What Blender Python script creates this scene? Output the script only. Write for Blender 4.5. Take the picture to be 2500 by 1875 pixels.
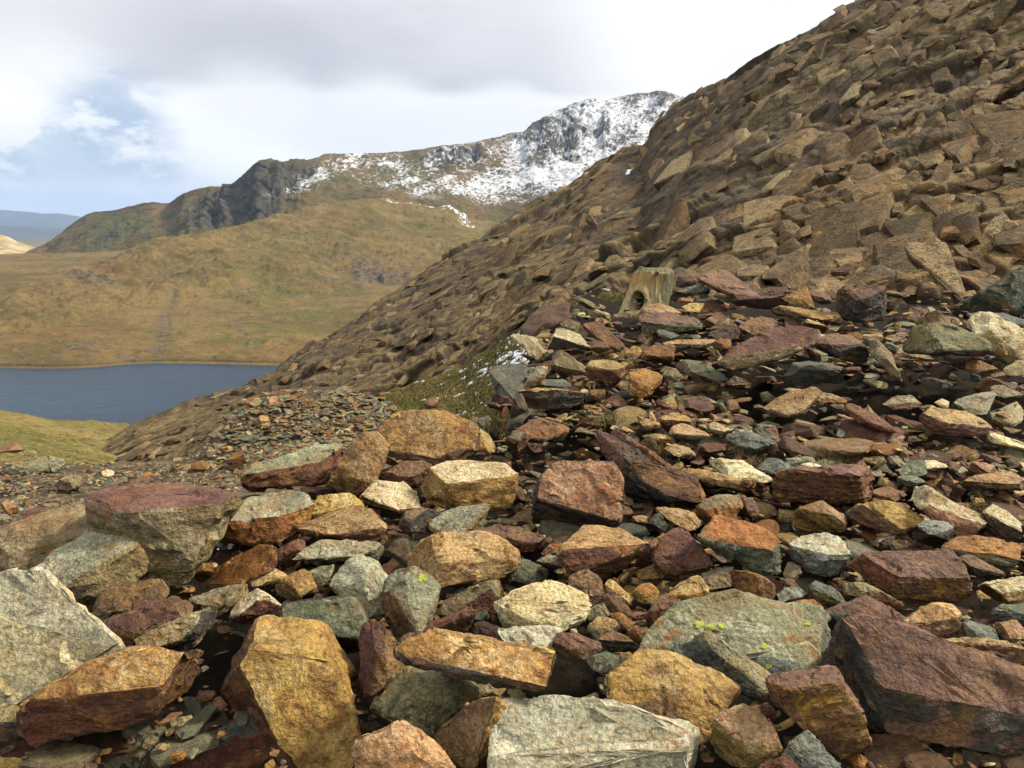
import bpy, bmesh, math, random
import numpy as np
from mathutils import Vector, Matrix
from mathutils.bvhtree import BVHTree

random.seed(7); RNG = np.random.default_rng(7)
R = math.radians
S = bpy.context.scene
for o in list(bpy.data.objects): bpy.data.objects.remove(o)
COL = S.collection

# ------------------------------------------------------------------ camera
CAMZ = 1.6
F, CX, CY, HOR = 2122.0, 1250.0, 937.5, 525.0          # in pixels of the 2500 x 1875 photograph
PITCH = math.atan((CY - HOR) / F)
cam_d = bpy.data.cameras.new('camera'); cam = bpy.data.objects.new('camera', cam_d); COL.objects.link(cam)
cam.location = (0, 0, CAMZ); cam.rotation_euler = (math.pi / 2 - PITCH, 0, 0)
cam_d.sensor_width = 36; cam_d.lens = 36 * F / 2500; cam_d.clip_start = 0.05; cam_d.clip_end = 60000
S.camera = cam

# ------------------------------------------------------------------ sky, sun, exposure
SUN_AZ, SUN_EL = R(76), R(44)                            # azimuth from +Y towards +X
SUN_STRENGTH, SUN_ANGLE = 4.0, R(9)
CLOUD = 0.52
EXPOSURE = 0.54
w = bpy.data.worlds.new('World'); S.world = w; w.use_nodes = True
wt = w.node_tree; wt.nodes.clear()

def nd(t, typ, _ins=None, **props):
    n = t.nodes.new(typ)
    for k, v in props.items(): setattr(n, k, v)
    for k, v in (_ins or {}).items():
        s = n.inputs[k]
        if isinstance(v, bpy.types.NodeSocket): t.links.new(v, s)
        else: s.default_value = v
    return n
def math_(t, op, a, b=0.0, c=0.0, clamp=False):
    n = nd(t, 'ShaderNodeMath', {0: a, 1: b, 2: c}, operation=op, use_clamp=clamp); return n.outputs[0]
def vmath(t, op, a, b=(0, 0, 0)):
    n = nd(t, 'ShaderNodeVectorMath', {0: a}, operation=op)
    if isinstance(b, (int, float)) or (isinstance(b, bpy.types.NodeSocket) and op == 'SCALE'):
        s = n.inputs['Scale']
        if isinstance(b, bpy.types.NodeSocket): t.links.new(b, s)
        else: s.default_value = b
    elif isinstance(b, bpy.types.NodeSocket): t.links.new(b, n.inputs[1])
    else: n.inputs[1].default_value = b
    return n.outputs['Value'] if op in ('DOT_PRODUCT', 'LENGTH', 'DISTANCE') else n.outputs['Vector']
def noise(t, vec, scale, detail=4, rough=0.55, dist=0.0):
    return nd(t, 'ShaderNodeTexNoise', {'Vector': vec, 'Scale': scale, 'Detail': detail, 'Roughness': rough, 'Distortion': dist}).outputs['Fac']
def ramp(t, fac, a, b, lo=0.0, hi=1.0):
    return nd(t, 'ShaderNodeMapRange', {0: fac, 1: a, 2: b, 3: lo, 4: hi}, interpolation_type='SMOOTHSTEP').outputs[0]
def mix(t, fac, a, b, blend='MIX'):
    n = nd(t, 'ShaderNodeMix', None, data_type='RGBA', blend_type=blend)
    for s, v in ((n.inputs[0], fac), (n.inputs[6], a), (n.inputs[7], b)):
        if isinstance(v, bpy.types.NodeSocket): t.links.new(v, s)
        else: s.default_value = (*v, 1) if isinstance(v, tuple) and len(v) == 3 else v
    return n.outputs[2]

def pix_dir(u, v):
    r, up = (u - CX) / F, (CY - v) / F
    return np.array([r, math.cos(PITCH) + math.sin(PITCH) * up, -math.sin(PITCH) + math.cos(PITCH) * up])

def build_sky():
    t = wt
    d = nd(t, 'ShaderNodeTexCoord').outputs['Generated']
    sky = nd(t, 'ShaderNodeTexSky', None, sky_type='NISHITA', sun_disc=False, sun_elevation=SUN_EL, sun_rotation=SUN_AZ,
             air_density=1.0, dust_density=0.6, ozone_density=2.0, altitude=600).outputs[0]
    blue = vmath(t, 'SCALE', sky, 0.11)
    sep = nd(t, 'ShaderNodeSeparateXYZ', {0: d}).outputs
    zc = math_(t, 'ADD', math_(t, 'MAXIMUM', sep[2], 0.0), 0.22)
    px = math_(t, 'DIVIDE', sep[0], zc); py = math_(t, 'DIVIDE', sep[1], zc)
    p = nd(t, 'ShaderNodeCombineXYZ', {0: px, 1: py, 2: 0.37}).outputs[0]
    n_big = noise(t, p, 0.62, 5, 0.5, 0.2)
    n_det = noise(t, vmath(t, 'MULTIPLY', d, (1.0, 1.0, 2.6)), 3.2, 7, 0.55, 0.3)
    def spot(u, v, rad, soft):                            # a cloud or gap with its own place in the sky
        c = pix_dir(u, v); c = c / np.linalg.norm(c)
        dd = vmath(t, 'DISTANCE', d, tuple(c))
        wob = math_(t, 'MULTIPLY_ADD', n_det, 0.16, -0.08)
        return ramp(t, math_(t, 'ADD', dd, wob), rad, rad + soft, 1.0, 0.0)
    # cloud thickness: grey bases
    grey = ramp(t, n_big, 0.42, 0.66)
    g2 = ramp(t, n_det, 0.35, 0.75)
    white = mix(t, g2, (1.05, 1.07, 1.10), (1.35, 1.35, 1.35))
    greyc = mix(t, g2, (0.65, 0.66, 0.73), (0.84, 0.85, 0.90))
    gm = math_(t, 'MULTIPLY', grey, 0.35)
    wz = math_(t, 'ADD', sep[2], math_(t, 'MULTIPLY_ADD', n_det, 0.05, -0.025))
    wx = math_(t, 'ADD', sep[0], math_(t, 'MULTIPLY_ADD', n_det, 0.16, -0.08))
    band = math_(t, 'MULTIPLY', ramp(t, wz, 0.118, 0.138), ramp(t, wz, 0.30, 0.17, 0.30, 1.0))
    base_band = math_(t, 'MULTIPLY', band, math_(t, 'MULTIPLY', ramp(t, wx, -0.50, -0.30, 0.35, 1.0), ramp(t, wx, 0.42, 0.08, 0.25, 1.0)))
    gm = math_(t, 'MAXIMUM', gm, math_(t, 'MULTIPLY', base_band, 0.95))
    bright = math_(t, 'MAXIMUM', spot(620, 345, 0.03, 0.06), math_(t, 'MAXIMUM', spot(110, 270, 0.03, 0.06), math_(t, 'MAXIMUM', spot(950, 340, 0.03, 0.06), math_(t, 'MAXIMUM', spot(1250, 320, 0.02, 0.06), spot(1850, 60, 0.08, 0.20)))))
    gm = math_(t, 'MULTIPLY', gm, math_(t, 'SUBTRACT', 1.0, bright))
    cloud = mix(t, gm, white, greyc)
    cloud = mix(t, math_(t, 'MULTIPLY', spot(1850, 60, 0.05, 0.22), 0.5), cloud, (1.25, 1.17, 1.05))
    cloud = vmath(t, 'SCALE', cloud, CLOUD * 1.22)
    # gaps with blue air behind thin cloud
    gap = math_(t, 'MAXIMUM', spot(275, 360, 0.035, 0.05), math_(t, 'MAXIMUM', spot(50, 425, 0.015, 0.045), math_(t, 'MAXIMUM', spot(370, 440, 0.015, 0.05), math_(t, 'MULTIPLY', spot(190, 410, 0.03, 0.06), 0.9))))
    n_puf = noise(t, vmath(t, 'MULTIPLY', d, (1.0, 1.0, 2.0)), 11.0, 8, 0.62, 0.3)
    gap = math_(t, 'MULTIPLY', gap, ramp(t, n_puf, 0.60, 0.49, 0.10, 1.0))
    gap = math_(t, 'MAXIMUM', gap, math_(t, 'MULTIPLY', ramp(t, n_big, 0.36, 0.24), 0.35))
    thin = vmath(t, 'SCALE', mix(t, 0.55, blue, (0.50, 0.68, 0.98)), 0.62)
    gap = math_(t, 'MULTIPLY', gap, ramp(t, sep[2], 0.012, 0.05))
    gap = math_(t, 'MULTIPLY', gap, 0.85)
    col = mix(t, gap, cloud, thin)
    bg = nd(t, 'ShaderNodeBackground', {'Color': col, 'Strength': 1.0})
    out = nd(t, 'ShaderNodeOutputWorld', {'Surface': bg.outputs[0]})
build_sky()

sun_d = bpy.data.lights.new('sun', 'SUN'); sun = bpy.data.objects.new('sun', sun_d); COL.objects.link(sun)
sun_d.energy = SUN_STRENGTH; sun_d.angle = SUN_ANGLE; sun_d.color = (1.0, 0.92, 0.78)
sd = Vector((math.sin(SUN_AZ) * math.cos(SUN_EL), math.cos(SUN_AZ) * math.cos(SUN_EL), math.sin(SUN_EL)))
sun.rotation_euler = sd.to_track_quat('Z', 'Y').to_euler(); sun.location = sd * 40
S.view_settings.view_transform = 'Standard'; S.view_settings.look = 'None'
S.view_settings.exposure = EXPOSURE; S.view_settings.gamma = 1; S.view_settings.use_curve_mapping = False
S.render.engine = 'CYCLES'
S.cycles.max_bounces = 4; S.cycles.diffuse_bounces = 0; S.cycles.glossy_bounces = 1
S.cycles.use_adaptive_sampling = True; S.cycles.adaptive_threshold = 0.025; S.cycles.volume_bounces = 1; S.cycles.transparent_max_bounces = 6

# ------------------------------------------------------------------ numpy noise
def _hu(ix, iy, iz, seed):
    h = ix.astype(np.uint32) * np.uint32(374761393) + iy.astype(np.uint32) * np.uint32(668265263) + iz.astype(np.uint32) * np.uint32(2147483629) + np.uint32((seed * 974634777) & 0xffffffff)
    h = (h ^ (h >> np.uint32(13))) * np.uint32(1274126177)
    h = (h ^ (h >> np.uint32(16))) * np.uint32(2246822519)
    return h ^ (h >> np.uint32(15))
def _h(ix, iy, iz, seed):
    return _hu(ix, iy, iz, seed).astype(np.float32) * np.float32(1 / 4294967295.0)
def vnoise(p, seed=0):
    i = np.floor(p).astype(np.int32); f = (p - i).astype(np.float32)
    f = f * f * f * (f * (f * 6 - 15) + 10)
    r = 0
    for a in (0, 1):
        for b in (0, 1):
            for c in (0, 1):
                wgt = (f[:, 0] if a else 1 - f[:, 0]) * (f[:, 1] if b else 1 - f[:, 1]) * (f[:, 2] if c else 1 - f[:, 2])
                r = r + wgt * _h(i[:, 0] + a, i[:, 1] + b, i[:, 2] + c, seed)
    return r * 2 - 1
_ROT = np.array([[0.8, 0.6, 0.0], [-0.48, 0.64, 0.6], [0.36, -0.48, 0.8]])
def fbm(p, oct=4, seed=0, gain=0.5):
    r, a, q, tot = 0, 1.0, p, 0
    for k in range(oct):
        r = r + a * vnoise(q, seed + k * 17); tot += a
        a *= gain; q = q @ _ROT.T * 2.03 + 11.3
    return r / tot
def worley(p, seed=0, jit=1.0):
    """F1, F2, random numbers of the nearest cell and vector from its centre"""
    i = np.floor(p).astype(np.int32); fr = (p - i).astype(np.float32)
    n = len(p); f1 = np.full(n, 9e9, np.float32); f2 = np.full(n, 9e9, np.float32)
    cid = np.zeros((n, 3), np.int32); vec = np.zeros((n, 3), np.float32)
    k10 = np.float32(jit / 1023.0); b0 = np.float32(.5 - jit * .5)
    for a in (-1, 0, 1):
        for b in (-1, 0, 1):
            for c in (-1, 0, 1):
                x, y, z = i[:, 0] + a, i[:, 1] + b, i[:, 2] + c
                h = _hu(x, y, z, seed)
                dx = fr[:, 0] - (a + b0 + (h & np.uint32(1023)).astype(np.float32) * k10)
                dy = fr[:, 1] - (b + b0 + ((h >> np.uint32(10)) & np.uint32(1023)).astype(np.float32) * k10)
                dz = fr[:, 2] - (c + b0 + ((h >> np.uint32(20)) & np.uint32(1023)).astype(np.float32) * k10)
                d = dx * dx + dy * dy + dz * dz
                m = d < f1
                f2 = np.where(m, f1, np.minimum(f2, d)); f1 = np.where(m, d, f1)
                w_ = np.nonzero(m)[0]
                cid[w_, 0] = x[w_]; cid[w_, 1] = y[w_]; cid[w_, 2] = z[w_]
                vec[w_, 0] = dx[w_]; vec[w_, 1] = dy[w_]; vec[w_, 2] = dz[w_]
    rnd = [_h(cid[:, 0], cid[:, 1], cid[:, 2], seed + 5 + k) for k in range(4)]
    return np.sqrt(f1), np.sqrt(f2), rnd, vec
def sstep(a, b, x):
    t = np.clip((x - a) / (b - a), 0, 1); return t * t * (3 - 2 * t)

# ------------------------------------------------------------------ pixel <-> place
def rays(u, v):
    u = np.asarray(u, float); v = np.asarray(v, float)
    r, up = (u - CX) / F, (CY - v) / F
    return np.stack([r, math.cos(PITCH) + math.sin(PITCH) * up, -math.sin(PITCH) + math.cos(PITCH) * up], -1)
def at(u, v, Y):
    d = rays(u, v); return d / d[..., 1:2] * np.asarray(Y, float)[..., None] + np.array([0, 0, CAMZ])
def project(P):
    q = np.asarray(P) - np.array([0, 0, CAMZ])
    fw = q[..., 1] * math.cos(PITCH) - q[..., 2] * math.sin(PITCH); up = q[..., 1] * math.sin(PITCH) + q[..., 2] * math.cos(PITCH)
    return CX + F * q[..., 0] / fw, CY - F * up / fw

def mesh_from(name, verts, faces, mats, attrs=None, smooth=True, mat_idx=None):
    me = bpy.data.meshes.new(name)
    verts = np.asarray(verts, np.float32); faces = np.asarray(faces, np.int32)
    k = faces.shape[1]
    me.vertices.add(len(verts)); me.vertices.foreach_set('co', verts.ravel())
    me.loops.add(faces.size); me.loops.foreach_set('vertex_index', faces.ravel())
    me.polygons.add(len(faces)); me.polygons.foreach_set('loop_start', np.arange(0, faces.size, k, dtype=np.int32))
    me.polygons.foreach_set('loop_total', np.full(len(faces), k, np.int32))
    for m in mats: me.materials.append(m)
    if mat_idx is not None: me.polygons.foreach_set('material_index', np.asarray(mat_idx, np.int32))
    me.polygons.foreach_set('use_smooth', np.full(len(faces), smooth, bool))
    for an, arr in (attrs or {}).items():
        a = me.attributes.new(an, 'FLOAT', 'POINT'); a.data.foreach_set('value', np.asarray(arr, np.float32).ravel())
    me.update(calc_edges=True); me.validate()
    return me
def add_obj(name, me, parent=None, loc=None, **props):
    o = bpy.data.objects.new(name, me); COL.objects.link(o)
    if parent is not None: o.parent = parent
    if loc is not None: o.location = loc
    for k, v in props.items(): o[k] = v
    return o
def grid_faces(nu, nv):
    i = np.arange(nv - 1)[:, None] * nu + np.arange(nu - 1)[None, :]
    return np.stack([i, i + 1, i + 1 + nu, i + nu], -1).reshape(-1, 4)
def grid_normals(P, nu, nv):
    G = P.reshape(nv, nu, 3); a = np.gradient(G, axis=1); b = np.gradient(G, axis=0)
    n = np.cross(a, b); n /= np.linalg.norm(n, axis=2, keepdims=True) + 1e-12
    return n.reshape(-1, 3)
def span(a, b, n, lo, hi, extra=26):
    """columns: fine where the photograph looks, coarse outside"""
    L = np.linspace(lo, a, extra, endpoint=False) if lo < a else np.zeros(0); Rr = np.linspace(b, hi, extra + 1)[1:] if hi > b else np.zeros(0)
    return np.concatenate([L, np.linspace(a, b, n), Rr])
DS = 2500 / 2212.0                                         # display pixels of my notes -> photograph pixels
def loft(rows, u0, u1, nu, nv, back=(1.25, -0.25), nback=8, tpow=1.0):
    """rows: bottom to top, each a list of (u, v, distance). Returns points, photo u, v, row parameter."""
    u = u0 if isinstance(u0, np.ndarray) else np.linspace(u0, u1, nu)
    V = np.array([np.interp(u, [p[0] for p in r], [p[1] for p in r]) for r in rows])
    Y = np.array([np.interp(u, [p[0] for p in r], [p[2] for p in r]) for r in rows])
    t = np.linspace(0, 1, nv) ** tpow * (len(rows) - 1)
    def crom(A):
        k = np.clip(np.floor(t).astype(int), 0, len(rows) - 2); f = (t - k)[:, None]
        a0, a1, a2, a3 = A[np.maximum(k - 1, 0)], A[k], A[k + 1], A[np.minimum(k + 2, len(rows) - 1)]
        if len(rows) == 2: return a1 + (a2 - a1) * f
        hm = lambda x, y: np.where(x * y > 0, 2 * x * y / (x + y + 1e-12 * np.sign(x + y) + 1e-30), 0.0)
        m1, m2 = np.where((k == 0)[:, None], a2 - a1, hm(a1 - a0, a2 - a1)), np.where((k == len(rows) - 2)[:, None], a2 - a1, hm(a2 - a1, a3 - a2))
        return (2 * f**3 - 3 * f**2 + 1) * a1 + (f**3 - 2 * f**2 + f) * m1 + (-2 * f**3 + 3 * f**2) * a2 + (f**3 - f**2) * m2
    Vv, Yy = crom(V), np.exp(crom(np.log(Y)))
    U = np.broadcast_to(u, Vv.shape)
    P = at(U * DS, Vv * DS, Yy)
    if nback:                                              # the far side of the crest falls away again
        top = P[-1]; outw = top - np.array([0, 0, CAMZ]); outw[:, 2] = 0
        bk = []
        for k in range(1, nback + 1):
            q = top + outw * (back[0] - 1) * k / nback
            q[:, 2] += np.linalg.norm(outw, axis=1) * back[1] * (k / nback) ** 1.6
            bk.append(q)
        P = np.concatenate([P, np.array(bk)]); Vv = np.concatenate([Vv, np.repeat(Vv[-1:], nback, 0)]); U = np.broadcast_to(u, Vv.shape)
    nr = P.shape[0]
    tt = np.repeat(np.concatenate([np.linspace(0, 1, nv), np.ones(nback)])[:, None], nu, 1)
    return P.reshape(-1, 3), U.ravel().copy(), Vv.ravel(), tt.ravel(), nr

def new_mat(name):
    m = bpy.data.materials.new(name); m.use_nodes = True; t = m.node_tree; t.nodes.clear(); return m, t
def finish(t, col, rough=0.85, spec=0.3, height=None, bump=0.4, dist=0.02):
    ins = {'Base Color': col, 'Roughness': rough, 'Specular IOR Level': spec}
    b = nd(t, 'ShaderNodeBsdfPrincipled', ins)
    if height is not None:
        bp = nd(t, 'ShaderNodeBump', {'Strength': bump, 'Distance': dist, 'Height': height}); t.links.new(bp.outputs[0], b.inputs['Normal'])
    nd(t, 'ShaderNodeOutputMaterial', {'Surface': b.outputs[0]})
def attr(t, n): return nd(t, 'ShaderNodeAttribute', None, attribute_name=n).outputs['Fac']

# ------------------------------------------------------------------ materials
def rock_mat(name, c1, c2, stain, stain_amt, lichen=(0.5, 0.5, 0.42), lichen_amt=0.3, lam=0.35, rough=0.8):
    m, t = new_mat(name)
    oi = nd(t, 'ShaderNodeObjectInfo').outputs['Random']
    isl = nd(t, 'ShaderNodeNewGeometry').outputs['Random Per Island']
    rnd = math_(t, 'FRACT', math_(t, 'MULTIPLY_ADD', oi, 7.31, isl))
    off = nd(t, 'ShaderNodeCombineXYZ', {0: math_(t, 'MULTIPLY', rnd, 37.0), 1: math_(t, 'MULTIPLY', rnd, 91.0), 2: math_(t, 'MULTIPLY', rnd, 53.0)}).outputs[0]
    p = vmath(t, 'ADD', nd(t, 'ShaderNodeTexCoord').outputs['Object'], off)
    n1 = noise(t, p, 5.0, 5, 0.62, 0.6)
    n2 = noise(t, p, 8.5, 5, 0.68, 1.2)
    n3 = noise(t, vmath(t, 'ADD', p, (5, 9, 2)), 2.6, 3, 0.6, 0.6)
    pl = vmath(t, 'MULTIPLY', p, (2.2, 2.2, 34.0))
    nl = noise(t, pl, 1.3, 3, 0.6, 0.3)
    sp = noise(t, p, 85.0, 1.5, 0.7)
    fine = noise(t, p, 34.0, 4, 0.72, 0.2)
    c = mix(t, ramp(t, n1, 0.36, 0.64), c1, c2)
    c = mix(t, math_(t, 'MULTIPLY', ramp(t, n2, 0.60 - 0.22 * stain_amt, 0.74 - 0.22 * stain_amt), 0.9), c, stain)
    lmask = math_(t, 'MULTIPLY', ramp(t, nl, 0.50, 0.36), lam)
    c = mix(t, lmask, c, (c2[0] * .35, c2[1] * .33, c2[2] * .3))
    lm = math_(t, 'MULTIPLY', ramp(t, n3, 0.46, 0.62), ramp(t, fine, 0.44, 0.56))
    c = mix(t, math_(t, 'MULTIPLY', lm, lichen_amt, clamp=True), c, lichen)
    c = mix(t, math_(t, 'MULTIPLY', ramp(t, noise(t, vmath(t, 'ADD', p, (2, 4, 8)), 3.6, 4, 0.65, 0.8), 0.48, 0.68), 0.42), c, (0.25, 0.142, 0.055))
    dk = math_(t, 'MULTIPLY', ramp(t, noise(t, p, 17.0, 3, 0.7, 0.5), 0.58, 0.70), 0.65)
    c = mix(t, dk, c, (c2[0] * .28, c2[1] * .28, c2[2] * .28))
    val = math_(t, 'MULTIPLY', math_(t, 'MULTIPLY_ADD', rnd, 0.5, 0.74), ramp(t, sp, 0.25, 0.75, 0.62, 1.36))
    c = nd(t, 'ShaderNodeHueSaturation', {'Hue': math_(t, 'MULTIPLY_ADD', math_(t, 'FRACT', math_(t, 'MULTIPLY', rnd, 13.7)), 0.022, 0.489), 'Saturation': 1.16, 'Value': val, 'Color': c}).outputs[0]
    # thin dark cracks and scratches
    nc = noise(t, vmath(t, 'MULTIPLY', vmath(t, 'ADD', p, (3, 1, 7)), (1.0, 2.2, 3.0)), 2.3, 3.5, 0.62, 0.5)
    ck = math_(t, 'MULTIPLY', ramp(t, math_(t, 'ABSOLUTE', math_(t, 'SUBTRACT', nc, 0.5)), 0.0, 0.011, 1.0, 0.0), ramp(t, n1, 0.44, 0.60))
    c = mix(t, math_(t, 'MULTIPLY', ck, 0.75), c, (c2[0] * .15, c2[1] * .15, c2[2] * .15))
    h = math_(t, 'ADD', fine, math_(t, 'MULTIPLY', nl, lam * 1.3))
    h = math_(t, 'ADD', h, math_(t, 'MULTIPLY', noise(t, p, 13.0, 2, 0.65), 1.1))
    finish(t, c, math_(t, 'MULTIPLY_ADD', fine, 0.25, rough - 0.24), 0.40, h, 0.9, 0.025)
    return m
OCH = (0.30, 0.165, 0.055); RUS = (0.165, 0.075, 0.028)
M = {
 'tan':    rock_mat('rock_tan',    (0.42, 0.295, 0.140), (0.27, 0.175, 0.078), RUS, 0.40, (0.56, 0.47, 0.28), 0.45),
 'ochre':  rock_mat('rock_ochre',  (0.43, 0.285, 0.112), (0.28, 0.165, 0.060), RUS, 0.50, (0.60, 0.49, 0.28), 0.50, 0.5),
 'orange': rock_mat('rock_orange', (0.34, 0.172, 0.068), (0.20, 0.090, 0.034), OCH, 0.45, (0.46, 0.32, 0.17), 0.3),
 'rust':   rock_mat('rock_rust',   (0.140, 0.066, 0.032), (0.070, 0.030, 0.015), OCH, 0.28, (0.28, 0.18, 0.1), 0.35, 0.55),
 'brown':  rock_mat('rock_brown',  (0.195, 0.115, 0.060), (0.105, 0.057, 0.030), RUS, 0.35, (0.32, 0.25, 0.15), 0.4, 0.45),
 'purple': rock_mat('rock_purple', (0.165, 0.088, 0.062), (0.098, 0.048, 0.034), RUS, 0.25, (0.30, 0.20, 0.14), 0.35),
 'red':    rock_mat('rock_red',    (0.145, 0.060, 0.036), (0.078, 0.029, 0.017), OCH, 0.18, (0.30, 0.18, 0.11), 0.35),
 'pink':   rock_mat('rock_pink',   (0.41, 0.250, 0.145), (0.28, 0.150, 0.083), (0.28, 0.13, 0.06), 0.35, (0.56, 0.43, 0.28), 0.45),
 'olive':  rock_mat('rock_olive',  (0.26, 0.212, 0.110), (0.155, 0.120, 0.056), (0.22, 0.12, 0.04), 0.30, (0.42, 0.38, 0.25), 0.5, 0.5),
 'greygreen': rock_mat('rock_greygreen', (0.27, 0.252, 0.160), (0.17, 0.160, 0.096), (0.23, 0.14, 0.055), 0.20, (0.44, 0.42, 0.31), 0.5),
 'slate':  rock_mat('rock_slate',  (0.160, 0.165, 0.125), (0.085, 0.090, 0.066), (0.17, 0.10, 0.05), 0.16, (0.34, 0.34, 0.27), 0.4, 0.5),
 'green':  rock_mat('rock_green',  (0.130, 0.140, 0.082), (0.066, 0.075, 0.041), (0.15, 0.09, 0.045), 0.20, (0.30, 0.31, 0.20), 0.45, 0.4),
 'cream':  rock_mat('rock_cream',  (0.62, 0.53, 0.33), (0.47, 0.375, 0.205), (0.34, 0.20, 0.08), 0.25, (0.68, 0.62, 0.46), 0.5),
 'pale':   rock_mat('rock_pale',   (0.47, 0.44, 0.30), (0.33, 0.305, 0.20), (0.32, 0.20, 0.09), 0.26, (0.62, 0.59, 0.46), 0.55),
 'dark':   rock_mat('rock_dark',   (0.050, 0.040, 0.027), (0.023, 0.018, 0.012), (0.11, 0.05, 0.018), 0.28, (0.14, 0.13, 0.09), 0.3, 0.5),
 'moss':   rock_mat('rock_mossy',  (0.150, 0.132, 0.052), (0.080, 0.074, 0.028), (0.15, 0.09, 0.03), 0.25, (0.28, 0.25, 0.14), 0.5, 0.2),
 'darkmoss': rock_mat('rock_dark_moss', (0.030, 0.037, 0.014), (0.014, 0.018, 0.008), (0.05, 0.05, 0.02), 0.2, (0.10, 0.12, 0.05), 0.35, 0.3),
}
def mat_soil():
    m, t = new_mat('dark_soil'); p = nd(t, 'ShaderNodeTexCoord').outputs['Object']
    n = noise(t, p, 9, 8, 0.65); c = mix(t, ramp(t, n, .35, .7), (0.010, 0.007, 0.004), (0.028, 0.020, 0.011)); c = mix(t, attr(t, 'path'), c, mix(t, ramp(t, n, .4, .62), (0.060, 0.045, 0.026), (0.175, 0.135, 0.080)))  # soil blackened to bake in the darkness of gaps and hollow
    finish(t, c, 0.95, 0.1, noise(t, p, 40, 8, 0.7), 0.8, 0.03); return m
M['soil'] = mat_soil()
def mat_crag():
    m, t = new_mat('crag_rock'); p = nd(t, 'ShaderNodeTexCoord').outputs['Object']
    cell, cell2, grass, rust, ck = (attr(t, a) for a in ('cell', 'cell2', 'grass', 'rust', 'crack'))
    n1 = noise(t, p, 0.35, 4, 0.6, 0.5); n2 = noise(t, p, 2.2, 5, 0.66, 0.5); n3 = noise(t, p, 7.0, 4, 0.7)
    c = mix(t, ramp(t, n1, .38, .62), (0.115, 0.078, 0.037), (0.082, 0.063, 0.034))
    c = mix(t, math_(t, 'MULTIPLY', ramp(t, cell, 0.55, 0.95), 0.5), c, (0.12, 0.09, 0.05))
    c = mix(t, math_(t, 'MULTIPLY', ramp(t, cell2, 0.28, 0.05), 0.7), c, (0.125, 0.072, 0.032))
    c = mix(t, math_(t, 'MULTIPLY', ramp(t, cell2, 0.80, 0.95), 0.6), c, (0.13, 0.10, 0.055))
    c = mix(t, math_(t, 'MULTIPLY', rust, ramp(t, n2, 0.40, 0.60)), c, (0.30, 0.155, 0.050))
    c = mix(t, math_(t, 'MULTIPLY', ramp(t, n3, 0.52, 0.66), 0.6), c, (0.075, 0.050, 0.024))
    c = mix(t, math_(t, 'MULTIPLY', ramp(t, noise(t, p, 4.0, 4, 0.7), 0.56, 0.68), 0.4), c, (0.26, 0.20, 0.11))
    g = mix(t, ramp(t, n2, .38, .62), (0.27, 0.185, 0.070), (0.165, 0.122, 0.042))
    c = mix(t, grass, c, g)
    c = mix(t, math_(t, 'MULTIPLY', ck, 0.85), c, (0.028, 0.019, 0.010))  # shadow of the joints drawn as near-black lines in the colour
    c = mix(t, attr(t, 'snow'), c, (0.85, 0.87, 0.9))
    h = math_(t, 'ADD', n3, math_(t, 'MULTIPLY', n2, 1.2))
    finish(t, c, 0.85, 0.22, h, 0.9, 0.12); return m
M['crag'] = mat_crag()
def mat_hill():
    m, t = new_mat('hill_grass'); p = nd(t, 'ShaderNodeTexCoord').outputs['Object']
    green, rock, snow, rust = (attr(t, a) for a in ('green', 'rock', 'snow', 'rust'))
    n1 = noise(t, p, 0.012, 6, 0.6, 0.6); n2 = noise(t, p, 0.06, 7, 0.68, 0.5); n3 = noise(t, p, 0.22, 6, 0.78); n4 = noise(t, vmath(t, 'MULTIPLY', p, (1, 1, 2.5)), 0.55, 4, 0.75)
    c = mix(t, ramp(t, n1, .42, .58), (0.190, 0.128, 0.046), (0.108, 0.082, 0.027))
    c = mix(t, math_(t, 'MULTIPLY', ramp(t, n2, .50, .60), 0.6), c, (0.230, 0.152, 0.062))
    c = mix(t, math_(t, 'MULTIPLY', ramp(t, noise(t, vmath(t, 'MULTIPLY', p, (1, 1, 2)), 0.028, 6, 0.7, 1.0), .54, .62), 0.6), c, (0.115, 0.072, 0.026))
    c = mix(t, math_(t, 'MULTIPLY', green, ramp(t, n2, .62, .38)), c, (0.105, 0.112, 0.026))
    c = mix(t, math_(t, 'MULTIPLY', rust, ramp(t, n2, .40, .62)), c, (0.20, 0.095, 0.034))
    c = mix(t, math_(t, 'MULTIPLY', ramp(t, n3, .51, .62), 0.55), c, (0.105, 0.076, 0.028))
    c = mix(t, math_(t, 'MULTIPLY', ramp(t, n3, .45, .34), 0.4), c, (0.27, 0.19, 0.085))
    c = mix(t, math_(t, 'MULTIPLY', ramp(t, n4, .55, .62), 0.5), c, (0.060, 0.044, 0.018))
    c = mix(t, math_(t, 'MULTIPLY', ramp(t, n4, .40, .34), 0.35), c, (0.42, 0.32, 0.17))
    rk = mix(t, ramp(t, n3, .35, .62), (0.045, 0.036, 0.022), (0.165, 0.128, 0.080))
    c = mix(t, rock, c, rk)
    c = mix(t, snow, c, (0.86, 0.88, 0.92))
    finish(t, c, 0.9, 0.1, math_(t, 'ADD', n3, n2), 0.9, 1.4); return m
M['hill'] = mat_hill()
def mat_simple(name, c1, c2, scale, rough=0.9, bump=0.3, dist=0.1, spec=0.15):
    m, t = new_mat(name); p = nd(t, 'ShaderNodeTexCoord').outputs['Object']
    n = noise(t, p, scale, 8, 0.65, 0.4)
    finish(t, mix(t, ramp(t, n, .35, .65), c1, c2), rough, spec, noise(t, p, scale * 4, 7, 0.7), bump, dist); return m
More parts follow.
